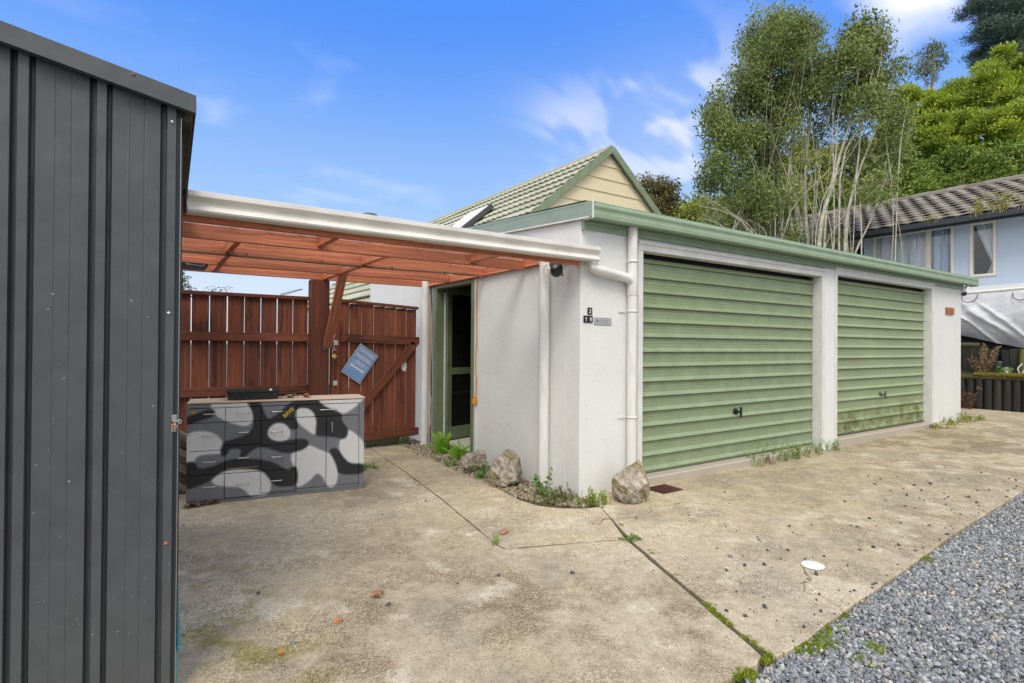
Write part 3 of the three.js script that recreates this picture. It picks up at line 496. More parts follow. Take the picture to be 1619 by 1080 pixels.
// cords by the side door
{
  const c = [0.60, 0.27, 0.03];
  const t = thing('extension_cord', 'orange extension cord hanging down the white wall right of the side door', 'cord', [2.985, 0, -5.17]);
  part(t, 'cable', tube(smooth([[0, 1.975, 0.0], [-0.002, 1.7, 0.004], [0, 1.35, 0.012], [-0.003, 1.05, -0.004], [0, 0.82, 0.01], [-0.002, 0.68, -0.006]], 30), 0.0058, 6), std(...c, { roughness: 0.5 }));
  part(t, 'plug_socket', join(cbox(0.05, 0.062, 0.042, 0.010).translate(-0.012, 0.640, -0.006), cbox(0.034, 0.03, 0.03, 0.006).translate(-0.01, 0.682, -0.006)), std(0.62, 0.26, 0.02, { roughness: 0.45 }));
  const u = thing('cable_bundle', 'orange, black and grey cables running down the wall left of the side door', 'cable', [2.985, 0, -6.27]);
  part(u, 'orange_cable', tube(smooth([[0, 2.0, -0.045], [0, 1.5, -0.035], [0, 1.0, -0.05], [0, 0.72, -0.03], [0, 0.45, 0.02], [-0.02, 0.2, 0.0], [-0.03, 0.06, -0.03]], 30), 0.0065, 6), std(0.55, 0.24, 0.04, { roughness: 0.5 }));
  part(u, 'black_cable', tube(smooth([[0, 2.03, -0.06], [0, 1.8, -0.01], [0, 1.5, 0.02], [0, 0.9, 0.0], [0, 0.4, -0.01], [0, 0.03, -0.02]], 24), 0.007, 6), M.black);
  part(u, 'grey_conduit', tube([[0.004, 0.03, 0.022], [0.004, 1.5, 0.022], [0.004, 1.98, 0.022]], 0.0085, 8), std(0.30, 0.33, 0.38, { roughness: 0.5 }));
  part(u, 'junction', cbox(0.03, 0.045, 0.06, 0.006).translate(-0.004, 1.985, 0.03), std(0.06, 0.09, 0.16, { roughness: 0.5 }));
}

// ================================================================== PERGOLA
{
  const t = thing('pergola', 'orange-stained timber pergola with clear roof and cream gutter beside the garage', 'pergola', [1.655, 0, -6.40]);
  const W = (n, g, m) => part(t, n, g.translate(-1.655, 0, 6.40), m);
  const zo = -3.355, zb = -3.475, x0 = 0.19, x1 = 3.10;
  // the cream gutter: wide flat lip, ogee face, lower bead
  W('gutter', sweepX([[zb, 1.945], [zo - 0.022, 1.938], [zo - 0.008, 1.944], [zo - 0.003, 1.954], [zo - 0.012, 1.966], [zo - 0.024, 1.984], [zo - 0.024, 1.998], [zo - 0.014, 2.012], [zo, 2.020], [zo + 0.004, 2.026], [zo + 0.004, 2.052], [zo - 0.006, 2.056], [zo - 0.03, 2.056], [zo - 0.034, 1.97], [zb + 0.008, 1.97], [zb + 0.004, 2.05], [zb, 2.05]], x0, x1), M.gutterCream);
  for (const q of [x1, x0 - 0.004]) W('gutter_end', span(q, q + 0.004, 1.945, 2.050, zb + 0.004, zo - 0.02, 0.001), M.gutterCream);
  W('front_beam', span(0.16, 2.995, 1.918, 2.045, -3.545, zb - 0.003, 0.004, { grain: 'x', off: [0.3, 0.1] }), M.orange);
  const zs = [-4.24, -4.98, -5.74, -6.36], R = rng(3), bot = [1.950, 1.966, 1.970, 1.968];
  zs.forEach((z, i) => W('purlin', span(i ? -1.2 : 0.17, 2.955, bot[i], bot[i] + 0.098, z - 0.045, z, 0.003, { grain: 'x', off: [R(), R()] }), M.orange));
  W('ledger', span(2.957, 2.997, 1.975, 2.058, -6.42, -3.55, 0.003, { grain: 'z', off: [0.2, 0.4] }), M.orange);
  for (const [xs, a, b] of [[0.565, 0, 1], [1.68, 0, 1], [0.585, 1, 2], [1.70, 1, 2], [0.60, 2, 3], [1.70, 2, 3], [2.4, -1, 0], [1.1, -1, 0]]) {
    const za = a < 0 ? -3.546 : zs[a] - 0.046, zc = zs[b] + 0.001; W('nogging', span(xs - 0.0225, xs + 0.0225, 1.972, 2.052, zc, za, 0.003, { grain: 'z', off: [R(), R()] }), M.orange);
  }
  // corrugated clear roof sheets laid on the purlins, with their screws
  const sheet = (xa, xb) => { const tr = [], n = Math.round((xb - xa) / 0.0127), y = (k) => 2.056 + Math.sin(k * Math.PI / 3) * 0.007; for (let i = 0; i < n; i++) { const a = lerp(xa, xb, i / n), b = lerp(xa, xb, (i + 1) / n); for (const q of [0]) { const A = V(a, y(i) - 0.022, -3.44), B = V(b, y(i + 1) - 0.022, -3.44), C = V(b, y(i + 1) + 0.012, -6.55), E = V(a, y(i) + 0.012, -6.55); tr.push(A, B, C, A, C, E); } } return build(tr, 'z', [1, 1]); };
  for (const [a, b] of [[0.16, 0.98], [0.99, 1.80], [1.81, 2.60], [2.61, 2.97]]) W('roof_sheet', sheet(a, b), M.roof);
  for (let i = 0; i < 12; i++) W('roof_screw', join(tube([[0.26 + i * 0.23, 2.045, -4.222], [0.26 + i * 0.23, 2.086, -4.222]], 0.004, 6), at(new THREE.CylinderGeometry(0.011, 0.011, 0.006, 8), 0.26 + i * 0.23, 2.084, -4.222)), M.dark);
  W('post', span(1.556, 1.752, -0.1, 1.968, -6.50, -6.335, 0.008, { off: [0.1, 0.3] }), M.post);
  // brace from the post up to the third purlin
  const br = cbox(0.085, 1.02, 0.05, 0.003, { off: [0.5, 0.2] }); W('brace', at(br, 1.728, 1.615, -6.045, Math.atan2(0.56, 0.745), 0, 0), std(0.50, 0.17, 0.085, { map: T.grain, roughness: 0.6 }));
  // conduit clipped below the second purlin
  W('conduit', join(tube(smooth([[0.1, 1.957, -4.972], [0.8, 1.956, -4.972], [1.8, 1.958, -4.972], [2.7, 1.968, -4.972], [2.93, 1.972, -5.02], [2.97, 1.975, -5.12]], 24), 0.008, 6), ...[0.7, 1.3, 1.95, 2.5].map((x) => cbox(0.012, 0.035, 0.022, 0.002).translate(x, 1.962, -4.962))), M.barkDark);
}
{
  const t = thing('hanging_rack', 'dark grey flat rack with pale hooks hung under the pergola beside the shed', 'rack', [0.2, 1.985, -6.0]);
  part(t, 'panel', cbox(0.60, 0.062, 0.35, 0.006), std(0.10, 0.105, 0.11, { roughness: 0.6 }));
  for (const x of [-0.02, 0.19]) part(t, 'hook', join(tube(smooth([[x - 0.07, -0.02, 0.19], [x, -0.025, 0.2], [x + 0.07, -0.025, 0.19], [x + 0.08, 0.0, 0.18]], 12), 0.005, 6), cbox(0.012, 0.03, 0.02, 0.002).translate(x + 0.05, 0, 0.18)), M.zinc);
}

// ================================================================== FENCE, GATE
{
  const zf = -6.49, R = rng(8), f = thing('board_fence', 'red-brown stained paling fence behind the camouflage cabinet', 'fence', [0.5, 0, zf]);
  const B = (n, g, m) => part(f, n, g.translate(-0.5, 0, -zf), m);
  const edges = []; for (let x = 1.555, i = 0; x > -1.5; x -= 0.1635, i++) edges.push(x);
  for (let i = 0; i < edges.length; i++) { const x1 = edges[i] - 0.0045, x0 = x1 - 0.1545 + (R() - 0.5) * 0.004, y1 = 1.742 + (R() - 0.5) * 0.006, lean = (R() - 0.5) * 0.006; const g = cbox(x1 - x0, y1 - 0.02, 0.019, 0.002, { off: [R() * 3, R() * 3] }); g.rotateZ(lean); B('board', g.translate((x0 + x1) / 2, (y1 + 0.02) / 2, zf - 0.01 + (R() - 0.5) * 0.003), M.stain[Math.floor(R() * 4)]); }
  B('cap', span(-1.6, 1.556, 1.742, 1.779, zf - 0.035, zf + 0.045, 0.003, { grain: 'x', off: [0.2, 0.6] }), M.stain[2]);
  for (const [y, k] of [[1.272, 0], [0.700, 2], [0.16, 2]]) B('rail', span(-1.6, 1.556, y, y + 0.092, zf + 0.002, zf + 0.05, 0.004, { grain: 'x', off: [R(), R()] }), M.stain[k]);
}
{
  const zg = -6.47, R = rng(19), g = thing('timber_gate', 'stained paling gate with diagonal brace, hung beside the garage wall', 'gate', [1.84, 0, zg]);
  const B = (n, q, m, lab) => { const o = part(g, n, q.translate(-1.84, 0, -zg), m); if (lab) o.userData.label = lab; return o; };
  const xs = [1.868, 2.018, 2.166, 2.313, 2.4555, 2.593, 2.734, 2.866], sag = (x) => -0.052 * (x - 1.88);
  for (let i = 0; i < 7; i++) { const a = xs[i] + 0.0032 + R() * 0.003, b = xs[i + 1] - 0.0030, y1 = 1.735 + sag((a + b) / 2), y0 = 0.105; B('board', span(a, b, y0, y1, zg - 0.02, zg + (R() - 0.5) * 0.003, 0.002, { off: [R() * 3, R() * 3] }), M.stain[[1, 0, 3, 0, 1, 3, 0][i]]); }
  const bar = (n, xa, xb, ya, yb, h, d, m, z = zg + 0.002) => { const L = Math.hypot(xb - xa, yb - ya), q = cbox(L, h, d, 0.003, { grain: 'x', off: [R(), R()] }); B(n, at(q, (xa + xb) / 2, (ya + yb) / 2, z + d / 2, 0, 0, Math.atan2(yb - ya, xb - xa)), m); };
  bar('cap', 1.862, 2.885, 1.757, 1.705, 0.034, 0.06, M.stain[2], zg - 0.03);
  bar('rail', 1.905, 2.892, 1.320, 1.293, 0.098, 0.04, M.stain[0]); bar('rail', 1.905, 2.892, 0.145, 0.165, 0.092, 0.04, M.stain[2]);
  bar('brace', 2.02, 2.835, 0.335, 1.262, 0.092, 0.036, M.stain[3], zg + 0.006);
  B('hinge_stile', span(1.790, 1.896, 0.05, 1.522, zg + 0.002, zg + 0.06, 0.005, { off: [0.7, 0.1] }), M.stain[3]);
  for (const y of [1.262, 0.80]) B('bolt_plate', join(cbox(0.052, 0.052, 0.005, 0.002).translate(1.842, y, zg + 0.064), at(new THREE.CylinderGeometry(0.012, 0.012, 0.014, 8), 1.842, y, zg + 0.07, Math.PI / 2)), M.zinc);
  const kick = thing('kick_board', 'low greenish board strip across the gap below the gate', 'boards', [2.2, 0, -6.56]);
  for (const [a, b] of [[1.76, 2.255], [2.265, 2.69]]) part(kick, 'board', span(a - 2.2, b - 2.2, -0.02, 0.125, -0.02, 0.0, 0.003, { grain: 'x', off: [a, 0] }), std(0.22, 0.23, 0.15, { map: T.grain, bumpMap: T.grainB, bumpScale: 0.003, roughness: 0.9 }));
}
// sign, padlock and the other small things on post and gate
{
  const t = thing('parking_sign', 'tilted blue FISHERMAN PARKING ONLY sign screwed to the gate', 'sign', [2.140, 1.018, -6.440]);
  const w = 0.268, h = 0.40; t.rotation.z = -0.605;
  part(t, 'plate', cbox(w, h, 0.004, 0.002), std(0.50, 0.55, 0.62, { roughness: 0.4 }));
  const map = canvasTex(512, 764, (c, W, H) => {
    c.fillStyle = '#a9bfd8'; c.fillRect(0, 0, W, H); c.strokeStyle = '#31476b'; c.lineWidth = 12; c.strokeRect(20, 20, W - 40, H - 40); c.fillStyle = '#7fa6d6'; c.fillRect(28, 28, W - 56, H - 56);
    const line = (s, y, px, wd) => { c.font = 'bold ' + px + 'px sans-serif'; c.textAlign = 'center'; c.textBaseline = 'middle'; const k = wd / c.measureText(s).width; c.save(); c.translate(W / 2, y); c.scale(k, 1.25); c.fillStyle = '#3a4c6c'; c.fillText(s, 7, 7); c.fillStyle = '#d3d3de'; c.fillText(s, 0, 0); c.restore(); };
    line('FISHERMAN', 105, 92, 410); c.fillStyle = '#31476b'; c.fillRect(40, 172, W - 80, 8); line('PARKING', 248, 108, 420); c.fillRect(40, 322, W - 80, 8); line('ONLY', 396, 108, 250);
    c.fillStyle = '#3a4c6c'; const arrow = (o) => { c.beginPath(); c.moveTo(62 + o, 512 + o); c.lineTo(118 + o, 470 + o); c.lineTo(118 + o, 494 + o); c.lineTo(394 + o, 494 + o); c.lineTo(394 + o, 470 + o); c.lineTo(450 + o, 512 + o); c.lineTo(394 + o, 554 + o); c.lineTo(394 + o, 530 + o); c.lineTo(118 + o, 530 + o); c.lineTo(118 + o, 554 + o); c.fill(); }; arrow(8); c.fillStyle = '#dcdce4'; arrow(0);
    c.fillStyle = '#4d6a96'; const R = rng(4); for (let i = 0; i < 5; i++) for (let x = 80; x < 430;) { const q = 14 + R() * 40; c.fillRect(x, 588 + i * 27, Math.min(q, 432 - x), 7); x += q + 12; }
  });
  part(t, 'print', new THREE.PlaneGeometry(w - 0.006, h - 0.006).translate(0, 0, 0.0035), std(1, 1, 1, { map, roughness: 0.4 }));
  const lock = thing('padlock', 'open brass padlock hanging from a steel chain on the gate post', 'padlock', [1.806, 1.125, -6.33]);
  part(lock, 'lock_body', at(cbox(0.046, 0.046, 0.018, 0.005), 0.0, -0.015, 0, 0, 0, 0.75), std(0.66, 0.40, 0.13, { metalness: 0.5, roughness: 0.35 }));
  part(lock, 'shackle', tube(smooth([[-0.02, 0.012, 0], [-0.022, 0.045, 0], [0.0, 0.062, 0], [0.022, 0.05, 0]], 12), 0.004, 8), M.zinc);
  for (let i = 0; i < 9; i++) part(lock, 'chain_link', at(new THREE.TorusGeometry(0.0135, 0.0032, 6, 12).scale(0.8, 1.25, 1), -0.004 + Math.sin(i * 1.3) * 0.005, 0.075 + i * 0.0255, -0.002, 0, i % 2 ? 1.3 : 0.25, 0), M.zinc);
  const tg = thing('blue_tag', 'blue plastic tag hanging by a wire loop on the big post', 'tag', [1.693, 1.235, -6.322]);
  part(tg, 'tag_body', cbox(0.022, 0.12, 0.012, 0.004), std(0.03, 0.08, 0.25, { roughness: 0.5 }));
  part(tg, 'loop', tube(smooth([[0, 0.06, 0], [0.015, 0.09, 0.004], [0.02, 0.12, 0]], 8), 0.003, 5), M.zinc);
  single('paper_patch', 'round white torn sticker on the gate beside the diagonal brace', 'sticker', (() => { const R = rng(3), s = new THREE.Shape(); for (let i = 0; i < 22; i++) { const a = i / 22 * 6.283, r = (i > 18 || i < 3 ? 0.026 : 0.046) * (0.95 + R() * 0.1); s[i ? 'lineTo' : 'moveTo'](Math.cos(a) * r, Math.sin(a) * r * 1.18); } return new THREE.ExtrudeGeometry(s, { depth: 0.002, bevelEnabled: false }); })(), std(0.78, 0.78, 0.76), [2.712, 0.972, -6.466]);
}

// ================================================================== CABINET
{
  const W = 1.335, H = 0.79, dep = 0.30, t = thing('camouflage_cabinet', 'steel drawer cabinet spray-painted in grey and black camouflage', 'cabinet', [0.289, 0, -4.919], -8.88 * D);
  // the paint: pale grey ground with mid grey and black sprayed shapes (positions in a 1137 by 650 drawing of the front)
  const cam = canvasTex(1137, 676, (c, w, h) => {
    c.fillStyle = '#74777d'; c.fillRect(0, 0, w, h);
    const blob = (col, pts, r = 0) => { c.fillStyle = c.strokeStyle = col; c.beginPath(); const n = pts.length, m = (i) => [(pts[i % n][0] + pts[(i + 1) % n][0]) / 2, (pts[i % n][1] + pts[(i + 1) % n][1]) / 2]; c.moveTo(...m(0)); for (let i = 1; i <= n; i++) c.quadraticCurveTo(...pts[i % n], ...m(i)); c.closePath(); for (let k = 7; k >= 0; k--) { c.globalAlpha = k ? 0.10 : 1; c.lineWidth = k * 3.4 + 1; c.lineJoin = 'round'; if (k) c.stroke(); else c.fill(); } c.globalAlpha = 1; };
    const pale = '#d2d3d4', blk = '#232428';
    // shapes read off the front in a slanting view: undo the slant
    const flat = (pts) => pts.map(([X, Y]) => { const t = (X - 213) / 935, top = 248 - 16 * t, bot = 797 - 94 * t; return [t / (1.166 - 0.166 * t) * w, (Y - top) / (bot - top) * h]; });
    for (const p of [
      [[345, 240], [530, 240], [560, 290], [572, 330], [555, 365], [520, 375], [460, 360], [400, 335], [345, 300]],
      [[205, 420], [260, 402], [330, 402], [385, 430], [408, 470], [405, 505], [410, 518], [330, 520], [265, 530], [250, 570], [205, 575]],
      [[350, 640], [420, 605], [520, 597], [600, 600], [650, 630], [668, 680], [655, 735], [600, 742], [560, 745], [530, 705], [480, 690], [400, 690], [355, 675]],
      [[640, 400], [670, 370], [725, 357], [760, 390], [765, 430], [740, 455], [690, 458], [650, 435]],
      [[785, 300], [830, 278], [880, 295], [910, 340], [905, 400], [890, 425], [850, 395], [800, 355]],
      [[895, 225], [1155, 225], [1120, 262], [1075, 300], [1030, 318], [980, 292], [930, 272]],
      [[1065, 400], [1090, 412], [1155, 470], [1155, 585], [1090, 585], [1040, 545], [1018, 490], [1030, 445]],
      [[765, 540], [800, 490], [860, 475], [930, 510], [990, 530], [1015, 600], [1005, 695], [960, 695], [940, 640], [905, 618], [870, 662], [800, 705], [808, 640], [790, 590]]]) blob(pale, flat(p));
    for (const p of [
      [[200, 332], [280, 305], [330, 286], [360, 290], [357, 320], [310, 332], [200, 370]],
      [[530, 238], [600, 240], [625, 310], [652, 350], [720, 300], [760, 258], [840, 234], [900, 236], [930, 275], [990, 300], [1035, 320], [1025, 350], [1068, 400], [1050, 450], [1005, 435], [930, 430], [898, 428], [908, 345], [880, 292], [830, 276], [786, 290], [790, 350], [808, 388], [770, 397], [745, 362], [690, 352], [648, 382], [638, 425], [670, 458], [720, 463], [780, 450], [850, 446], [862, 475], [830, 502], [740, 522], [660, 492], [610, 482], [560, 500], [525, 538], [498, 536], [518, 492], [440, 490], [430, 528], [400, 532], [402, 490], [420, 455], [500, 440], [560, 410], [578, 350], [565, 285]],
      [[200, 570], [260, 563], [270, 605], [350, 595], [410, 565], [480, 548], [620, 553], [700, 578], [760, 620], [770, 598], [802, 590], [805, 682], [760, 692], [690, 692], [660, 650], [620, 605], [520, 596], [420, 605], [370, 635], [340, 662], [270, 692], [200, 712]],
      [[968, 505], [1005, 493], [1040, 545], [1075, 580], [1155, 577], [1155, 627], [1020, 632], [1013, 590], [990, 540]]]) blob(blk, flat(p));
    // worn spots and scuffs in the paint
    const R = rng(12); for (let i = 0; i < 240; i++) { c.globalAlpha = 0.25 + R() * 0.3; c.fillStyle = R() < 0.6 ? '#2c2d2f' : '#c9c9c7'; c.fillRect(R() * w, R() * h, 1 + R() * 3, 1 + R() * 2); } c.globalAlpha = 1;
    c.fillStyle = '#c58a2c'; c.fillRect(24, 58, 26, 15);
    c.fillStyle = '#b59a55'; c.fillRect(8, 482, 200, 4); c.fillRect(236, 452, 190, 3);
    c.save(); c.translate(616, 92); c.rotate(-0.72); c.font = 'bold 36px sans-serif'; c.textAlign = 'center'; c.textBaseline = 'middle'; c.transform(1, 0, -0.2, 1, 0, 0); c.lineWidth = 8; c.strokeStyle = '#3a3320'; c.strokeText('RAYS', 0, 0); c.fillStyle = '#d9b43a'; c.fillText('RAYS', 0, 0); c.restore();
  });
  const paint = std(1, 1, 1, { map: cam, roughness: 0.5 });
  const uvFront = (g, ox = 0, oy = 0) => { const p = g.attributes.position, u = g.attributes.uv; for (let i = 0; i < p.count; i++) u.setXY(i, (p.getX(i) + ox) / W, (p.getY(i) + oy) / H); return g; };
  const C = (n, x0, x1, y0, y1, z0, z1, m = paint, c = 0.002) => part(t, n, uvFront(span(x0, x1, y0, y1, z0, z1, c)), m);
  // carcass: sides, stiles between the drawers, top board, plinth
  part(t, 'carcass', uvFront(join(span(0, 0.012, 0.0, H - 0.018, -dep, -0.001, 0.002), span(W - 0.012, W, 0, H - 0.018, -dep, -0.001, 0.002), span(0.012, W - 0.012, 0.012, H - 0.02, -dep, -dep + 0.01, 0.001), span(0.012, W - 0.012, 0.01, H - 0.02, -0.05, -0.020, 0.001), span(0.0, W, H - 0.045, H - 0.018, -0.02, 0.0, 0.002), span(0.004, W - 0.004, 0.0, 0.022, -0.02, -0.001, 0.002), span(1.292, W - 0.001, 0.022, H - 0.045, -0.02, -0.0015, 0.002))), paint);
  const X = [0.010, 0.262, 0.520, 0.782], rowsA = [0.742, 0.622, 0.408, 0.219, 0.024];
  const rows = [[0.742, 0.628, 0.411, 0.223, 0.026], [0.742, 0.626, 0.441, 0.221, 0.032], [0.742, 0.626, 0.423, 0.217, 0.042]];
  const handle = (w) => join(tube(smooth([[-w / 2, 0, 0.002], [-w / 2, 0, 0.02], [-w / 2 + 0.012, 0, 0.026], [w / 2 - 0.012, 0, 0.026], [w / 2, 0, 0.02], [w / 2, 0, 0.002]], 20), 0.0045, 7));
  const hA = handle(0.082), hB = handle(0.13), hm = std(0.55, 0.54, 0.50, { metalness: 0.75, roughness: 0.35 });
  for (let c = 0; c < 3; c++) for (let r = 0; r < 4; r++) { const y1 = rows[c][r] - 0.003, y0 = rows[c][r + 1] + 0.003, open = c === 1 && r === 3 ? 0.014 : c === 0 && r === 3 ? 0.004 : 0; const d = C('drawer', X[c] + 0.002, X[c + 1] - 0.003, y0, y1, -0.019, open - 0.0005); const h = mesh('handle', hA, hm); h.position.set((X[c] + X[c + 1]) / 2 + [0.02, 0.0, -0.015][c], lerp(y0, y1, r ? 0.55 : 0.62), open); d.add(h); }
  { const d = C('drawer', 0.787, 1.288, 0.642, 0.738, -0.019, -0.0005); const h = mesh('handle', hB, hm); h.position.set(1.035, 0.697, 0); d.add(h); }
  { const d = C('cabinet_door', 0.787, 1.018, 0.050, 0.634, -0.019, -0.0005), e = C('cabinet_door', 1.024, 1.288, 0.050, 0.634, -0.019, -0.0005); const h = mesh('handle', hA, hm); h.rotation.z = Math.PI / 2; h.position.set(1.066, 0.545, 0); e.add(h); }
  C('bottom_rail', 0.787, 1.288, 0.024, 0.046, -0.019, -0.001);
  part(t, 'top_board', span(-0.002, W + 0.004, H - 0.012, H + 0.002, -dep, 0.002, 0.003, { grain: 'x', off: [0.1, 0.2] }), std(0.66, 0.50, 0.37, { roughness: 0.7 }));
  // black plastic tray on top
  const ry = -8.88 * D, tr = thing('plastic_tray', 'black rectangular plastic mixing tray on top of the camouflage cabinet', 'tray', [0.765, H + 0.002, -4.99], ry);
  const ring = (w, d, y, r) => { const s = []; for (let i = 0; i < 32; i++) { const a = i / 32 * Math.PI * 2 + Math.PI / 4, cx = Math.sign(Math.cos(a)) * (w / 2 - r), cz = Math.sign(Math.sin(a)) * (d / 2 - r); s.push(V(cx + Math.cos(a) * r, y, cz + Math.sin(a) * r)); } return s; };
  const loft = (rs) => { const q = []; for (let i = 0; i < rs.length - 1; i++) for (let k = 0; k < 32; k++) { const a = rs[i][k], b = rs[i][(k + 1) % 32], c = rs[i + 1][(k + 1) % 32], e = rs[i + 1][k]; q.push(a, b, c, a, c, e); } const last = rs[rs.length - 1], m = V(0, last[0].y, 0); for (let k = 0; k < 32; k++) q.push(last[k], last[(k + 1) % 32], m); return build(q, 'x', [1, 1]); };
  part(tr, 'tray_body', loft([ring(0.365, 0.20, 0, 0.03), ring(0.39, 0.22, 0.064, 0.035), ring(0.42, 0.25, 0.067, 0.04), ring(0.42, 0.25, 0.074, 0.04), ring(0.39, 0.22, 0.074, 0.035), ring(0.37, 0.20, 0.006, 0.03)]), M.blackPlastic);
  part(tr, 'tray_floor', loft([ring(0.365, 0.20, 0, 0.03), ring(0.1, 0.1, 0.0005, 0.03)]), M.blackPlastic);
  single('white_scrap', 'small white pointed scrap standing in the corner of the black tray', 'scrap', new THREE.ConeGeometry(0.018, 0.028, 7).translate(0, 0.014, 0), std(0.8, 0.8, 0.78), [0.885, H + 0.066, -4.91], [0.1, 0.4, 0.15]);
  const leaf = (n, seed, len) => { const R = rng(seed), gs = []; for (let i = 0; i < n; i++) { const c = smooth([[0, 0, 0], [len * (0.3 + R() * 0.2), 0.012 + R() * 0.02, (R() - 0.5) * 0.03], [len, 0.004 + R() * 0.016, (R() - 0.5) * 0.05]], 6), q = []; c.forEach((p, k) => { if (!k) return; const o = c[k - 1], w0 = 0.014 * Math.sin((k - 1) / 6 * Math.PI) + 0.002, w1 = 0.014 * Math.sin(k / 6 * Math.PI) + 0.001; q.push(V(o.x, o.y, o.z - w0), V(o.x, o.y + 0.004, o.z + w0), V(p.x, p.y + 0.004, p.z + w1), V(o.x, o.y, o.z - w0), V(p.x, p.y + 0.004, p.z + w1), V(p.x, p.y, p.z - w1)); }); gs.push(at(build(q, 'x', [1, 1]), (R() - 0.5) * 0.03, 0, (R() - 0.5) * 0.03, 0, R() * 6, 0)); } return join(gs); };
  single('dried_cluster', 'dried khaki leaf cluster on the cabinet top next to the black tray', 'dried leaf', leaf(16, 5, 0.045), std(0.26, 0.20, 0.10, { roughness: 0.9 }), [1.045, H + 0.003, -4.93]);
  single('dead_leaf', 'curled rust-brown dead leaf on the cabinet top, farthest from the tray', 'dead leaf', leaf(9, 8, 0.06), std(0.30, 0.10, 0.035, { roughness: 0.8 }), [1.165, H + 0.003, -4.90]);
  const litter = thing('leaf_litter', 'small heap of brown dead leaves at the left foot of the cabinet', 'leaf litter', [0.37, 0.0, -4.88]);
  part(litter, 'leaves', join(leaf(26, 31, 0.06), leaf(14, 33, 0.05).translate(-0.06, 0, 0.02), leaf(14, 35, 0.05).translate(0.09, 0, 0.01)), std(0.16, 0.09, 0.055, { roughness: 0.9 })); litter.userData.kind = undefined; delete litter.userData.kind;
  // bits lying on the concrete
  single('dead_leaf', 'crumpled brown leaf lying alone on the middle of the concrete', 'dead leaf', leaf(9, 41, 0.020), std(0.34, 0.19, 0.11), [0.977, 0.002, -2.643]);
  single('orange_leaf', 'bright orange leaf on the concrete nearer the cabinet', 'leaf', leaf(2, 43, 0.026).scale(0.7, 0.7, 0.5), std(0.55, 0.17, 0.02), [0.745, 0.002, -2.49]);
  single('orange_leaf', 'bright orange leaf on the concrete nearest the shed', 'leaf', leaf(2, 45, 0.024).scale(0.7, 0.7, 0.5), std(0.55, 0.17, 0.02), [0.478, 0.002, -2.351]);
  single('brick_chip', 'flat chip of red brick on the slab in front of the bed', 'brick chip', pebble(55, 0.35).scale(0.042, 0.012, 0.022), std(0.42, 0.20, 0.12), [2.012, 0.010, -3.095], [0, 0.5, 0]);
}
single('plastic_disc', 'round white plastic disc lying on the drive near the gravel', 'disc', new THREE.LatheGeometry([[0, 0.009], [0.055, 0.009], [0.061, 0.006], [0.063, 0], [0, 0]].map(([r, y]) => new THREE.Vector2(r, y)), 36), std(0.82, 0.82, 0.80, { roughness: 0.35 }), [3.20, 0.001, -1.683]);
// firewood and offcuts stacked between shed and fence
{
  const R = rng(66), t = thing('timber_stack', 'leaning stack of pale split timber between the shed and the cabinet', 'timber stack', [0.1, 0, -5.45]);
  for (let i = 0; i < 9; i++) part(t, 'plank', at(cbox(0.75, 0.055, 0.10, 0.004, { grain: 'x', off: [R(), R()] }), 0.06 + (R() - 0.5) * 0.02, 0.02 + i * 0.068, 0.1 - i * 0.006 + (R() - 0.5) * 0.02, 0, 0, -0.62), std(...[[0.62, 0.50, 0.34], [0.40, 0.29, 0.17], [0.70, 0.60, 0.45], [0.28, 0.20, 0.11]][i % 4], { map: T.grain, roughness: 0.8 }));
}

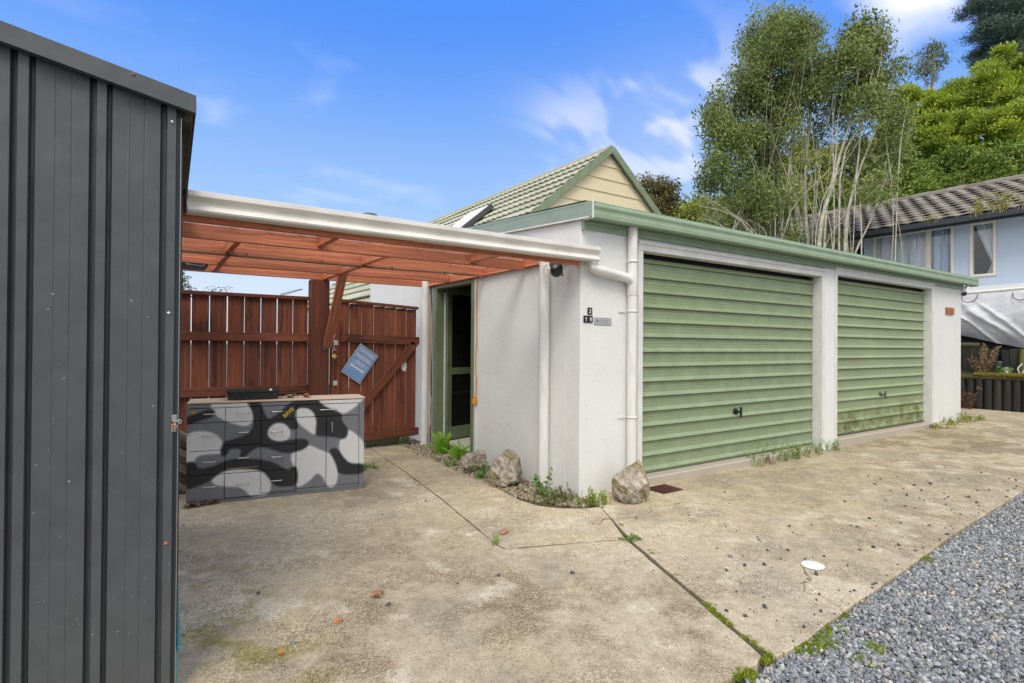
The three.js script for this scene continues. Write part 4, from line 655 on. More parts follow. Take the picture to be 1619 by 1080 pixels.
// ================================================================== GARDEN SHED
{
  const zs = -2.30, t = thing('garden_shed', 'dark grey ribbed steel garden shed at the left edge of the view', 'shed', [0.092, 0, zs], -2.1 * D);
  const x1 = 0.0, x0 = -1.75, pit = 0.200, roofY = (x) => 2.100 - x * 0.200;       // eave side is the right hand one
  // ribbed front sheet: each pan its own length of sheet up to the sloping roof
  for (let i = 0; i < 9; i++) {
    const a = x1 - i * pit, pr = [[0, 0.006], [-0.026, 0.006], [-0.031, -0.024], [-0.043, -0.026], [-0.047, -0.004], [-0.088, -0.004], [-0.092, -0.0055], [-0.096, -0.004], [-0.134, -0.004], [-0.138, -0.0025], [-0.142, -0.004], [-0.184, -0.004], [-0.187, -0.026], [-0.197, -0.024], [-0.200, 0.006]];
    const q = []; for (let k = 0; k < pr.length - 1; k++) { const [u0, w0] = pr[k], [u1, w1] = pr[k + 1]; const A = V(a + u0, 0.02, w0), B = V(a + u1, 0.02, w1), C = V(a + u1, roofY(a + u1) - 0.015, w1), E = V(a + u0, roofY(a + u0) - 0.015, w0); q.push(A, C, B, A, E, C); }
    part(t, 'wall_panel', build(q, 'y', [1.3, 1.3], [i * 0.31, 0]), M.shed);
  }
  part(t, 'side_wall', join(span(-0.03, -0.004, 0.02, 2.09, -2.12, -0.03, 0.002, METRE), span(-1.75, -1.72, 0.02, 2.3, -2.12, -0.03, 0.002, METRE), span(-1.75, 0, 0.02, 2.09, -2.14, -2.12, 0.002, METRE)), M.shed);
  part(t, 'corner_trim', join(span(-0.004, 0.014, 0.02, 2.08, -0.10, -0.012, 0.003), span(-0.002, 0.024, 0.02, 2.05, -0.50, -0.18, 0.003)), M.shedDark);
  part(t, 'corner_seam', span(0.014, 0.017, 0.02, 2.06, -0.022, -0.018, 0.001), M.zinc);
  const slope = (xa, xb, dy, za, zb2, th) => { const q = []; for (const y of [0, th]) { const A = V(xa, roofY(xa) + dy + y, za), B = V(xb, roofY(xb) + dy + y, za), C = V(xb, roofY(xb) + dy + y, zb2), E = V(xa, roofY(xa) + dy + y, zb2); q.push(A, B, C, A, C, E); } for (const [xx, z0q, z1q] of [[xa, za, zb2], [xb, za, zb2]]) q.push(V(xx, roofY(xx) + dy, z0q), V(xx, roofY(xx) + dy, z1q), V(xx, roofY(xx) + dy + th, z1q), V(xx, roofY(xx) + dy, z0q), V(xx, roofY(xx) + dy + th, z1q), V(xx, roofY(xx) + dy + th, z0q)); for (const z of [za, zb2]) q.push(V(xa, roofY(xa) + dy, z), V(xb, roofY(xb) + dy, z), V(xb, roofY(xb) + dy + th, z), V(xa, roofY(xa) + dy, z), V(xb, roofY(xb) + dy + th, z), V(xa, roofY(xa) + dy + th, z)); return build(q, 'x', [1.3, 1.3]); };
  part(t, 'roof_sheet', slope(-1.8, 0.062, 0.008, 0.0, -2.2, 0.022), M.shedDark);
  part(t, 'roof_trim', slope(-1.8, 0.060, -0.022, 0.012, 0.040, 0.062), M.shed);
  part(t, 'eave_liner', span(-0.005, 0.05, 2.050, 2.094, -2.16, -0.02, 0.002, METRE), std(0.16, 0.15, 0.10, { map: T.rock, roughness: 0.9 }));
  const screw = (x, y, z, m, r = 0.0065) => part(t, 'screw', at(new THREE.SphereGeometry(r, 10, 6, 0, 7, 0, 1.57), x, y, z, Math.PI / 2), m);
  screw(-0.012, 2.030, 0.006, M.zinc); screw(-0.016, 1.354, 0.006, M.zinc); screw(-0.016, 0.545, 0.006, M.rust); screw(-0.125, 2.155, 0.041, M.rust, 0.005);
  // latch on the corner
  part(t, 'latch', join(cbox(0.016, 0.020, 0.005, 0.001).translate(0.004, 0.985, 0.004), tube([[0.0, 0.972, 0.006], [0.020, 0.971, 0.004]], 0.0035, 8), at(new THREE.TorusGeometry(0.0065, 0.0022, 8, 14), 0.020, 0.970, 0.004), tube([[0.006, 0.935, 0.006], [0.006, 0.965, 0.006]], 0.005, 8)), std(0.34, 0.35, 0.36, { metalness: 0.6, roughness: 0.5 }));
  part(t, 'latch_cord', tube(smooth([[-0.002, 0.978, 0.010], [0.008, 0.962, 0.012], [0.004, 0.945, 0.012], [0.012, 0.955, 0.010], [0.0, 0.962, 0.012], [-0.002, 0.935, 0.010]], 24), 0.002, 6), std(0.50, 0.26, 0.14));
  // dents and scratches pressed in the sheet: small raised paint chips
  const R = rng(23), chips = []; for (let i = 0; i < 150; i++) { const y = 0.25 + Math.pow(R(), 1.6) * 1.3, x = -0.9 + R() * 0.9; const loc = (((-x) % pit) + pit) % pit; if (loc > 0.024 && loc < 0.052 || loc > 0.18) continue; const s = 0.0007 + R() * R() * 0.0026; chips.push(new THREE.CircleGeometry(s, 7).scale(1.4, 0.8 + R(), 1).rotateZ(R() * 3).translate(x, y, loc < 0.026 ? 0.0072 : -0.0028)); }
  part(t, 'paint_chips', join(chips), std(0.22, 0.235, 0.25, { roughness: 0.7 })).userData.kind = 'stuff';
}
// teal trough at the foot of the shed
{
  const t = thing('plastic_trough', 'teal plastic planter trough on the ground beside the shed wall', 'trough', [0.105, 0, -2.72], -2.1 * D), m = std(0.10, 0.36, 0.36, { roughness: 0.45 });
  part(t, 'trough_body', join(span(-0.09, 0.020, -0.02, 0.01, -0.30, 0.34, 0.004), span(0.014, 0.026, 0.0, 0.128, -0.30, 0.34, 0.003), span(-0.09, -0.08, 0.0, 0.128, -0.30, 0.34, 0.003), span(-0.09, 0.02, 0, 0.128, 0.33, 0.342, 0.003), span(-0.09, 0.02, 0, 0.128, -0.306, -0.294, 0.003), span(-0.09, 0.02, 0, 0.10, 0.02, 0.03, 0.003)), m);
  part(t, 'rim', span(0.022, 0.036, 0.116, 0.134, -0.30, 0.345, 0.003), m);
}

// ================================================================== GABLE HOUSE BEHIND
const CXH = 8.31, SL = 0.826, ZG = -8.75, ZEND = -19.4, APEX = 5.50;
const house = thing('gable_house', 'house with steep green tiled gable and cream weatherboards behind the garage', 'house', [CXH, 0, ZG]);
{
  const B = (n, g, m) => part(house, n, g.translate(-CXH, 0, -ZG), m);
  const eaveX = 4.38, ay = (dx) => APEX - SL * dx;
  // weatherboards: each board a trapezium between the two rakes, lapped over the one below
  const bh = 0.2835; let top = 5.385;
  for (let i = 0; i < 11; i++) {
    const y1 = top - i * bh + 0.0, y0 = y1 - bh, w1 = Math.max(0.01, (5.41 - y1) / SL), w0 = (5.41 - y0) / SL, q = [], zt = ZG - 0.012, zb = ZG + 0.010;
    const A = V(CXH - w0, y0, zb), E = V(CXH + w0, y0, zb), C = V(CXH + w1, y1, zt), F = V(CXH - w1, y1, zt); q.push(A, E, C, A, C, F); const A2 = V(CXH - w0, y0, ZG - 0.014), E2 = V(CXH + w0, y0, ZG - 0.014); q.push(A2, E2, E, A2, E, A);
    B('weatherboard', build(q, 'x', [1, 1], [i * 0.37, 0]), M.cream);
  }
  for (const s of [-1, 1]) {   // barge boards
    const L = 5.0, g = cbox(L, 0.145, 0.04, 0.004, { grain: 'x', uvk: [1, 1] }), a = Math.atan(SL); at(g, 0, 0, 0, 0, 0, s < 0 ? a : -a); const mx = CXH + s * (L / 2) * Math.cos(a), my = APEX - 0.035 - (L / 2) * Math.sin(a);
    B('barge_board', g.translate(mx, my, ZG + 0.09 + (s > 0 ? 0.003 : 0)), M.barge);
  }
  B('ridge_cap', tube([[CXH, APEX - 0.02, ZG + 0.07], [CXH, APEX - 0.02, ZEND]], 0.07, 10), M.tileGreen[0]);
  // roof underlay planes and the walls below
  const ul = []; for (const s of [-1, 1]) { const A = V(CXH, APEX - 0.03, ZG + 0.07), E = V(CXH, APEX - 0.03, ZEND), C = V(CXH + s * (CXH - eaveX), ay(CXH - eaveX) - 0.03, ZEND), F = V(CXH + s * (CXH - eaveX), ay(CXH - eaveX) - 0.03, ZG + 0.07); ul.push(A, E, C, A, C, F); }
  B('roof', build(ul, 'z', [1, 1]), M.tileGreen[2]);
  B('wall', join(span(4.75, 4.9, 0, 2.45, ZEND + 0.4, ZG - 0.1, 0.01, METRE), span(11.7, 11.85, 0, 2.45, ZEND + 0.4, ZG - 0.1, 0.01, METRE), span(4.9, 11.7, 0, 2.5, ZEND + 0.4, ZEND + 0.55, 0.01, METRE)), M.cream);
  // lower barge and flared eave at the right
  B('lower_roof', (() => { const q = [], P = [V(10.0, 4.20, ZG + 0.12), V(10.9, 3.72, ZG + 0.12), V(10.9, 3.72, ZEND), V(10.0, 4.20, ZEND), V(10.9, 3.55, ZG + 0.12), V(9.9, 4.08, ZG + 0.12)]; q.push(P[0], P[1], P[2], P[0], P[2], P[3], P[0], P[5], P[4], P[0], P[4], P[1]); return build(q, 'z', [1, 1]); })(), M.barge);
  // pressed tiles: wavy strips of five pans
  const pan = 0.215, nP = 6, len = pan * nP, exp = 0.372;
  const strip = (() => { const q = [], n = nP * 4, y = (i) => { const u = (i % 4) / 4; return 0.028 * (0.5 + 0.5 * Math.cos(u * Math.PI * 2)) ** 1.3; }; for (let i = 0; i < n; i++) { const a = i * len / n, b = (i + 1) * len / n, ya = y(i), yb = y(i + 1), lift = 0.046; const A = V(a, ya * 0.8, 0), E = V(b, yb * 0.8, 0), C = V(b, yb + lift, exp + 0.015), F = V(a, ya + lift, exp + 0.015), C2 = V(b, yb + 0.018, exp + 0.015), F2 = V(a, ya + 0.018, exp + 0.015), C3 = V(b, yb * 0.6, exp - 0.11), F3 = V(a, ya * 0.6, exp - 0.11); q.push(A, F, C, A, C, E, F, F2, C2, F, C2, C, F2, F3, C3, F2, C3, C2); } return build(q, 'z', [1, 1]); })();
  const cs = 1 / Math.hypot(1, SL), e1 = V(0, 0, 1), e2 = V(-SL * cs, cs, 0), e3 = V(-cs, -SL * cs, 0), basis = new THREE.Matrix4().makeBasis(e1, e2, e3), qq = new THREE.Quaternion().setFromRotationMatrix(basis);
  const R = rng(14), slopeLen = (CXH - eaveX) / cs, rows = Math.floor(slopeLen / exp), cols = Math.ceil((ZG + 0.1 - ZEND) / len);
  for (let r = 0; r < rows; r++) for (let c = 0; c < cols; c++) { const o = mesh('roof_tile', strip, M.tileGreen[Math.floor(R() * 3)]); const p = V(CXH, APEX, ZG + 0.10 - (c + 1) * len + (r % 2) * pan * 0.0).addScaledVector(e3, r * exp + 0.03).addScaledVector(e2, -0.005 + R() * 0.004); o.position.copy(p).sub(V(CXH, 0, ZG)); o.quaternion.copy(qq); house.add(o); }
  // opened roof window
  const sk = V(7.05, APEX - SL * (CXH - 7.05), -12.0), sg = new THREE.Mesh(cbox(1.0, 0.12, 1.2, 0.01), std(0.055, 0.06, 0.065, { roughness: 0.5 })); sg.name = 'roof_window'; sg.position.copy(sk).addScaledVector(e2, 0.13).addScaledVector(e3, 0.45).sub(V(CXH, 0, ZG)); sg.quaternion.copy(qq); house.add(sg);
  sg.add(mesh('pane', cbox(0.86, 0.02, 1.06, 0.004).translate(0, 0.065, 0), std(0.85, 0.86, 0.87, { roughness: 0.5 }))); sg.add(mesh('sash_edge', cbox(0.02, 0.14, 1.22, 0.004).translate(-0.5, 0.0, 0), M.trimWhite));  // opaque white pane: the reflected sky is painted into its colour
}
// flue cap on the garage roof, aerial beyond the fence
{
  const p = along(584, 341, 9.8), t = thing('flue_cap', 'grey domed flue cap rising above the pergola gutter', 'flue', [p.x, 0, p.z]);
  part(t, 'cowl', new THREE.LatheGeometry([[0, 0.045], [0.07, 0.04], [0.13, 0.022], [0.155, -0.005], [0.15, -0.03], [0.0, -0.03]].map(([r, y]) => new THREE.Vector2(r, y)), 24).translate(0, p.y, 0), std(0.12, 0.13, 0.14, { metalness: 0.4, roughness: 0.5 }));
  part(t, 'flue_pipe', tube([[0, 2.55, 0], [0, p.y - 0.03, 0]], 0.05, 14), std(0.3, 0.31, 0.32, { metalness: 0.5, roughness: 0.5 }));
  const a = along(445, 466, 14), b = along(478, 457, 14), d = b.clone().sub(a), an = thing('tv_aerial', 'thin television aerial just showing above the fence', 'aerial', [a.x, 0, a.z]);
  const L = (v) => [v.x - a.x, v.y, v.z - a.z]; const bits = [tube([L(a), L(b)], 0.010, 6)];
  for (let i = 0; i < 9; i++) { const c = a.clone().addScaledVector(d, i / 9 + 0.06), k = 0.16 - i * 0.008; bits.push(tube([L(c.clone().add(V(-d.z, 0.05, d.x).normalize().multiplyScalar(k))), L(c.clone().add(V(-d.z, 0.05, d.x).normalize().multiplyScalar(-k)))], 0.005, 5)); }
  part(an, 'boom', join(bits), M.shedDark); part(an, 'mast', tube([[0, -0.05, 0], L(a)], 0.018, 6), M.shedDark);
}

// ================================================================== BLUE HOUSE, RETAINING WALL, COVERED BOAT
{
  const XF = 15.0, h = thing('blue_house', 'blue-grey house with brown tiled roof above the retaining wall', 'house', [XF, 0, -4]);
  const B = (n, g, m, lab) => { const o = part(h, n, g.translate(-XF, 0, 4), m); if (lab) o.userData.label = lab; return o; };
  const wins = [[-6.43, -4.79, 2.84, 4.0], [-4.506, -4.054, 2.80, 3.985]], zb = -6.65, zn = 3.0;
  // facade with the two openings left out
  B('wall', join(span(XF, XF + 0.2, 0.6, 2.80, zb, zn, 0.004, METRE), span(XF, XF + 0.2, 2.80, 4.05, zb, -6.43, 0.004, METRE), span(XF, XF + 0.2, 2.80, 4.05, -4.79, -4.506, 0.004, METRE), span(XF, XF + 0.2, 2.80, 4.05, -4.054, zn, 0.004, METRE), span(XF + 0.001, XF + 0.2, 2.80, 2.838, -6.43, -4.79, 0.002, METRE)), M.stuccoBlue);
  B('return_wall', join(span(XF + 0.2, XF + 6, 0.6, 4.05, zb, zb + 0.2, 0.004, METRE), span(XF + 0.9, XF + 1.1, 0.6, 4.05, -10, zb, 0.004, METRE), span(XF + 6, XF + 6.2, 0.6, 4.05, zb, zn, 0.01, METRE), span(XF + 0.2, XF + 6, 0.6, 4.05, zn - 0.2, zn, 0.01, METRE)), M.stuccoBlue);
  B('inner_lining', join(span(XF + 0.25, XF + 5.9, 4.0, 4.04, zb + 0.25, zn - 0.25, 0.01), span(XF + 0.25, XF + 5.9, 1.9, 1.95, zb + 0.25, zn - 0.25, 0.01)), std(0.6, 0.58, 0.55));
  for (const [z0, z1, y0, y1] of wins) {
    const w = z0 < -5, f = 0.055, fr = [span(XF - 0.03, XF + 0.06, y0, y0 + f, z0, z1, 0.004), span(XF - 0.03, XF + 0.06, y1 - f, y1, z0, z1, 0.004), span(XF - 0.03, XF + 0.06, y0 + f, y1 - f, z0, z0 + f, 0.004), span(XF - 0.03, XF + 0.06, y0 + f, y1 - f, z1 - f, z1, 0.004)];
    if (w) fr.push(span(XF - 0.028, XF + 0.06, y0 + f, y1 - f, -5.32, -5.23, 0.004));
    const win = B('window', join(fr), M.windowCream, w ? 'wide two-pane window with pale curtains' : 'narrow window with a tied curtain');
    const sub = (n, g, m) => win.add(mesh(n, g.translate(-XF, 0, 4), m));
    for (const [a, b] of w ? [[z0 + f, -5.32], [-5.23, z1 - f]] : [[z0 + f, z1 - f]]) sub('pane', span(XF + 0.01, XF + 0.014, y0 + f, y1 - f, a, b, 0.0005), M.glass);
    const cur = (za, zc, k, tie) => { const q = [], n = 44, R = rng(za * 100), pt = (i, y) => { const s = i / n, v = (y - y0) / (y1 - y0), g = tie ? lerp(0.25, 1, Math.abs(v - 0.25) / 0.75) : 1; return V(XF + 0.15 + 0.035 * Math.sin(s * n * 0.62 + Math.sin(s * 9) * 1.5) * k, y, lerp(za, zc, tie ? 1 - (1 - s) * g : s)); }; const ys = tie ? [0, 0.15, 0.25, 0.4, 0.7, 1] : [0, 1]; for (let i = 0; i < n; i++) for (let j = 0; j < ys.length - 1; j++) { const a = lerp(y0, y1, ys[j]), b = lerp(y0, y1, ys[j + 1]); q.push(pt(i, a), pt(i + 1, a), pt(i + 1, b), pt(i, a), pt(i + 1, b), pt(i, b)); } return build(q, 'y', [1, 1]); };
    if (w) { sub('curtain', cur(z0 + 0.02, -5.3, 1), M.curtain); sub('curtain', cur(-5.25, z1 - 0.02, 1), std(0.45, 0.58, 0.74, { roughness: 0.95 })); } else sub('curtain', cur(z0 + 0.02, z1 - 0.02, 0.8, true), M.curtain);  // second curtain bluer still: reflected sky painted into the cloth
  }
  const sw = B('window', join(span(XF + 0.86, XF + 0.92, 3.0, 3.05, -7.35, -6.9, 0.003), span(XF + 0.86, XF + 0.92, 3.9, 3.95, -7.35, -6.9, 0.003), span(XF + 0.86, XF + 0.92, 3.05, 3.9, -7.35, -7.3, 0.003), span(XF + 0.86, XF + 0.92, 3.05, 3.9, -6.95, -6.9, 0.003)), M.windowCream, 'small dark window in the recess');
  sw.add(mesh('pane', span(XF + 0.875, XF + 0.885, 3.05, 3.9, -7.3, -6.95, 0.001).translate(-XF, 0, 4), M.darkGlass));
  // eave: soffit, fascia, gutter
  const XE = 14.42, zl = -10.0, zr = 3.2;
  B('soffit', span(XE + 0.10, XF + 1.2, 4.02, 4.04, zl, zr, 0.002, METRE), M.windowCream);
  B('fascia', span(XE + 0.075, XE + 0.10, 3.885, 4.06, zl, zr, 0.002), std(0.03, 0.042, 0.062, { roughness: 0.5 }));
  B('gutter', (() => { const g = sweepX([[0, 3.93], [0.07, 3.925], [0.085, 3.94], [0.085, 3.99], [0.10, 4.02], [0.10, 4.045], [0.085, 4.045], [0.08, 3.95], [0.012, 3.95], [0.0, 4.04]], -zr, -zl); g.rotateY(Math.PI / 2); return g; })().scale(-1, 1, 1).translate(0, 0, 0).applyMatrix4(new THREE.Matrix4().makeTranslation(0, 0, 0)), M.navy);
  const gut = h.children[h.children.length - 1]; gut.geometry.dispose(); h.remove(gut);
  B('gutter', join(span(XE - 0.02, XE + 0.074, 3.93, 3.945, zl, zr, 0.003), span(XE - 0.028, XE - 0.012, 3.93, 4.05, zl, zr, 0.005), span(XE + 0.06, XE + 0.074, 3.945, 4.03, zl, zr, 0.002)), M.navy);
  // tiled roof plane: every tile laid on its own, half bond
  const SLB = 0.395, cs = 1 / Math.hypot(1, SLB), e1 = V(0, 0, 1), e2 = V(-SLB * cs, cs, 0), e3 = V(-cs, -SLB * cs, 0), qq = new THREE.Quaternion().setFromRotationMatrix(new THREE.Matrix4().makeBasis(e1, e2, e3));
  const ridge = V(18.05, 5.47, 0), exp = 0.345, tw = 0.315;
  const tile = (() => { const q = [], n = 8, y = (k) => 0.030 * Math.sin(k / n * Math.PI); for (let i = 0; i < n; i++) { const a = i * tw / n, b = (i + 1) * tw / n, A = V(a, y(i) * 0.8 + 0.004, 0), E = V(b, y(i + 1) * 0.8 + 0.004, 0), C = V(b, y(i + 1) + 0.030, exp + 0.02), F = V(a, y(i) + 0.030, exp + 0.02), C2 = V(b, y(i + 1) + 0.012, exp + 0.02), F2 = V(a, y(i) + 0.012, exp + 0.02), C3 = V(b, y(i + 1) + 0.005, exp - 0.10), F3 = V(a, y(i) + 0.005, exp - 0.10); q.push(A, F, C, A, C, E, F, F2, C2, F, C2, C, F2, F3, C3, F2, C3, C2); } return build(q, 'z', [1, 1]); })();
  const R = rng(51), nr = 11; let n = 0;
  for (let r = 0; r < nr; r++) for (let c = 0; c < 27; c++) { const z = -2.35 - (c + 1) * tw - (r % 2 ? tw / 2 : 0); const o = mesh('roof_tile', tile, M.tileGrey[Math.floor(R() * 4)]); o.position.copy(ridge).addScaledVector(e3, r * exp + 0.05).addScaledVector(e2, R() * 0.006).add(V(-XF, 0, 4 + z)); o.quaternion.copy(qq); o.rotateY((R() - 0.5) * 0.02); h.add(o); n++; }
  const far = []; for (let r = 0; r < nr; r++) for (let c = 0; c < 18; c++) { const z = 3.2 - (c + 1) * tw - (r % 2 ? tw / 2 : 0) + (-2.35 - 3.2 + 18 * tw); far.push(tile.clone().applyQuaternion(qq).translate(...ridge.clone().addScaledVector(e3, r * exp + 0.05).add(V(-XF, 0, 4 + z)).toArray())); }
  part(h, 'roof_tiles', join(far), M.tileGrey[0]).userData.kind = 'stuff';
  const rp = []; const A = V(18.05, 5.44, zr), E = V(18.05, 5.44, -11), C = V(XE + 0.03, 5.44 - SLB * (18.05 - XE - 0.03), -11), F = V(XE + 0.03, 5.44 - SLB * (18.05 - XE - 0.03), zr); rp.push(A, E, C, A, C, F); const C3 = V(21.7, 4.05, -11), F3 = V(21.7, 4.05, zr); rp.push(A, E, C3, A, C3, F3);
  B('roof', build(rp, 'z', [1, 1]), M.tileGrey[2]);
  for (let i = 0; i < 34; i++) { const z = -10.9 + i * 0.4; B('ridge_tile', at(new THREE.CylinderGeometry(0.12, 0.125, 0.41, 10, 1, true, -Math.PI / 2, Math.PI), 18.05, 5.45 + (i % 2) * 0.006, z, -Math.PI / 2, 0, 0), M.tileGrey[i % 4]); }
}
{
  // terrace of earth behind the retaining wall
  struct('terrace', join(span(13.72, 40, -0.05, 0.775, -30, 6, 0.01, METRE)), std(0.16, 0.14, 0.07, { map: rep(T.concB, 1), roughness: 1 }));
  const R = rng(88);
  const lower = thing('retaining_wall', 'dark round-pole retaining wall at the end of the drive', 'retaining wall', [13.62, 0, -4]);
  for (let i = 0; i < 24; i++) { const z = -6.2 + i * 0.141, top = 0.655 + (R() - 0.5) * 0.02; part(lower, 'pole', tube([[0, -0.1, 0], [0, top, 0]], [0.070, 0.068], 12), M.pole[R() < 0.8 ? 0 : 1 + (i % 2)], [(R() - 0.5) * 0.012, 0, z + 4]); }
  part(lower, 'capping_rail', tube([[-0.02, 0.70, -2.3], [-0.02, 0.692, -0.4], [-0.01, 0.70, 1.3]], [0.052, 0.05, 0.055], 12), M.mossPole);
  const up = thing('retaining_wall', 'upper tier of mossy dark boards and poles below the covered boat', 'retaining wall', [14.0, 0.75, -4.1]);
  for (let i = 0; i < 12; i++) { const z = -1.4 + i * 0.145; part(up, 'board', span(-0.03, 0.03, -0.02, 0.56 - Math.max(0, i - 9) * 0.04, z, z + 0.138, 0.006, { off: [R(), R()] }), i % 4 === 2 ? M.mossPole : M.pole[i % 2]); }
  part(up, 'capping_rail', tube([[0, 0.575, -1.5], [0, 0.57, 0.05]], 0.05, 12), M.mossPole);
  part(up, 'board', span(-0.03, 0.03, -0.02, 0.50, 0.52, 0.72, 0.006), M.pole[1]); part(up, 'board', span(-0.02, 0.04, 0.02, 0.48, 0.40, 0.51, 0.006), M.pole[0]);
  part(up, 'end_post', tube([[-0.05, -0.05, 0.72], [-0.06, 0.50, 0.74]], 0.062, 12), std(0.26, 0.27, 0.06, { map: T.grain, roughness: 0.95 }));
  part(up, 'cross_rail', span(0.0, 0.05, 0.12, 0.17, 0.1, 0.75, 0.006), M.pole[1]);
}
{
  // boat under a pale cover: hull-shaped cover with hanging folds, on a trailer
  const t = thing('covered_boat', 'boat under a pale grey fitted cover on the terrace by the blue house', 'boat', [15.0 - 0.9, 0.78, -3.6]);
  const q = [], nz = 150, ny = 48, zA = -1.7, zB = 3.2, F = (i, j) => {
    const s = i / nz, v = j / ny, z = lerp(zA, zB, s);
    const yTop = 1.62 + 0.02 * Math.sin(z * 2), yBot = 0.80 - 0.34 * sm(clamp((z + 1.3) / 1.8)), y = lerp(yTop, yBot, v);
    const bulge = 0.18 * Math.sin(v * Math.PI * 0.55) - 0.30 * v * v;
    const fold = 0.042 * Math.sin(z * 9 + v * 5.5 + 1.4 * Math.sin(z * 2.1)) * v * (0.5 + f2(z * 2, v * 3, 3, 0, 205)) + 0.05 * (f2(z * 2.2 + v * 2.4, v * 2.2 - z, 4, 0, 207) - 0.5) * Math.sin(v * Math.PI) * 2.6 + 0.05 * Math.max(0, Math.sin(z * 5.2 - v * 7.5 + 2.2 * f2(z * 1.5, v * 2, 3, 0, 215))) ** 6 * Math.sin(v * Math.PI) + 0.035 * Math.max(0, Math.sin(z * 8.4 - v * 10 + 3 * f2(z, v * 2, 3, 0, 217))) ** 8 * step(0.1, 0.4, v) + 0.014 * Math.sin(z * 24 + v * 12) * step(0.05, 0.3, v) * f2(z * 3, v * 2, 2, 0, 209);
    return V(-bulge - fold, y, z);
  };
  for (let i = 0; i < nz; i++) for (let j = 0; j < ny; j++) { const a = F(i, j), b = F(i + 1, j), c = F(i + 1, j + 1), d = F(i, j + 1); q.push(a, b, c, a, c, d); }
  for (let i = 0; i < nz; i++) { const a = F(i, 0), b = F(i + 1, 0); q.push(a, V(1.4, 1.95, a.z), V(1.4, 1.95, b.z), a, V(1.4, 1.95, b.z), b); }
  let g = build(q, 'y', [1, 1]); const idx = mergeVertices((() => { const k = g.clone(); k.deleteAttribute('normal'); k.deleteAttribute('uv'); return k; })(), 1e-4); idx.computeVertexNormals();
  part(t, 'cover', idx, std(0.62, 0.65, 0.70, { roughness: 0.9 }));
  part(t, 'gunwale', tube(smooth(Array.from({ length: 12 }, (_, k) => { const p = F(Math.round(k * nz / 11), 0); return [p.x + 0.01, p.y + 0.015, p.z]; }), 40), 0.035, 10), std(0.76, 0.75, 0.70, { roughness: 0.5 }));
  part(t, 'hull', tube([[0.75, 0.55, -1.5], [0.7, 0.5, 0], [0.7, 0.5, 3]], [0.4, 0.42, 0.45], 12), std(0.03, 0.035, 0.045, { roughness: 0.5 }));
  for (const z of [-0.62, 0.18, 0.95]) part(t, 'tie_cord', tube(smooth([[-0.055, 1.56, z - 0.13], [-0.11, 1.46, z - 0.11], [-0.14, 1.405, z], [-0.12, 1.46, z + 0.11], [-0.06, 1.57, z + 0.13]], 18), 0.009, 6), std(0.14, 0.08, 0.08, { roughness: 0.7 }));
  part(t, 'trailer', join(span(0.1, 0.18, 0.12, 0.22, -1.5, 3, 0.01), tube([[0.1, 0.3, 0.25], [0.1, 0.3, 0.55]], 0.055, 8)), std(0.5, 0.52, 0.55, { metalness: 0.5, roughness: 0.4 }));
  const jar = thing('glass_jar', 'small glass jar lantern on the retaining wall below the covered boat', 'jar', [13.66, 0.775, -3.545]);
  part(jar, 'jar_body', new THREE.LatheGeometry([[0, 0], [0.045, 0], [0.055, 0.02], [0.056, 0.09], [0.04, 0.12], [0.036, 0.13]].map(([r, y]) => new THREE.Vector2(r, y)), 18), new THREE.MeshPhysicalMaterial({ color: 0xf2f6ee, transmission: 0.9, roughness: 0.08, thickness: 0, side: THREE.DoubleSide }));
  part(jar, 'candle', tube([[0, 0.005, 0], [0, 0.05, 0]], 0.024, 12), std(0.75, 0.74, 0.68));
  const w = thing('metal_stand', 'thin white folding metal stand under the covered boat, right of the mossy post', 'stand', [13.72, 0.775, -3.28]);
  part(w, 'leg', tube([[0, 0, -0.06], [0.05, 0.42, 0.14]], 0.012, 8), M.trimWhite); part(w, 'leg', tube([[0, 0, 0.13], [0.02, 0.30, -0.02]], 0.012, 8), M.trimWhite); part(w, 'foot', tube(smooth([[0, 0.01, -0.09], [-0.02, 0.10, -0.11], [0, 0.2, -0.05]], 10), 0.012, 8), M.trimWhite);
}
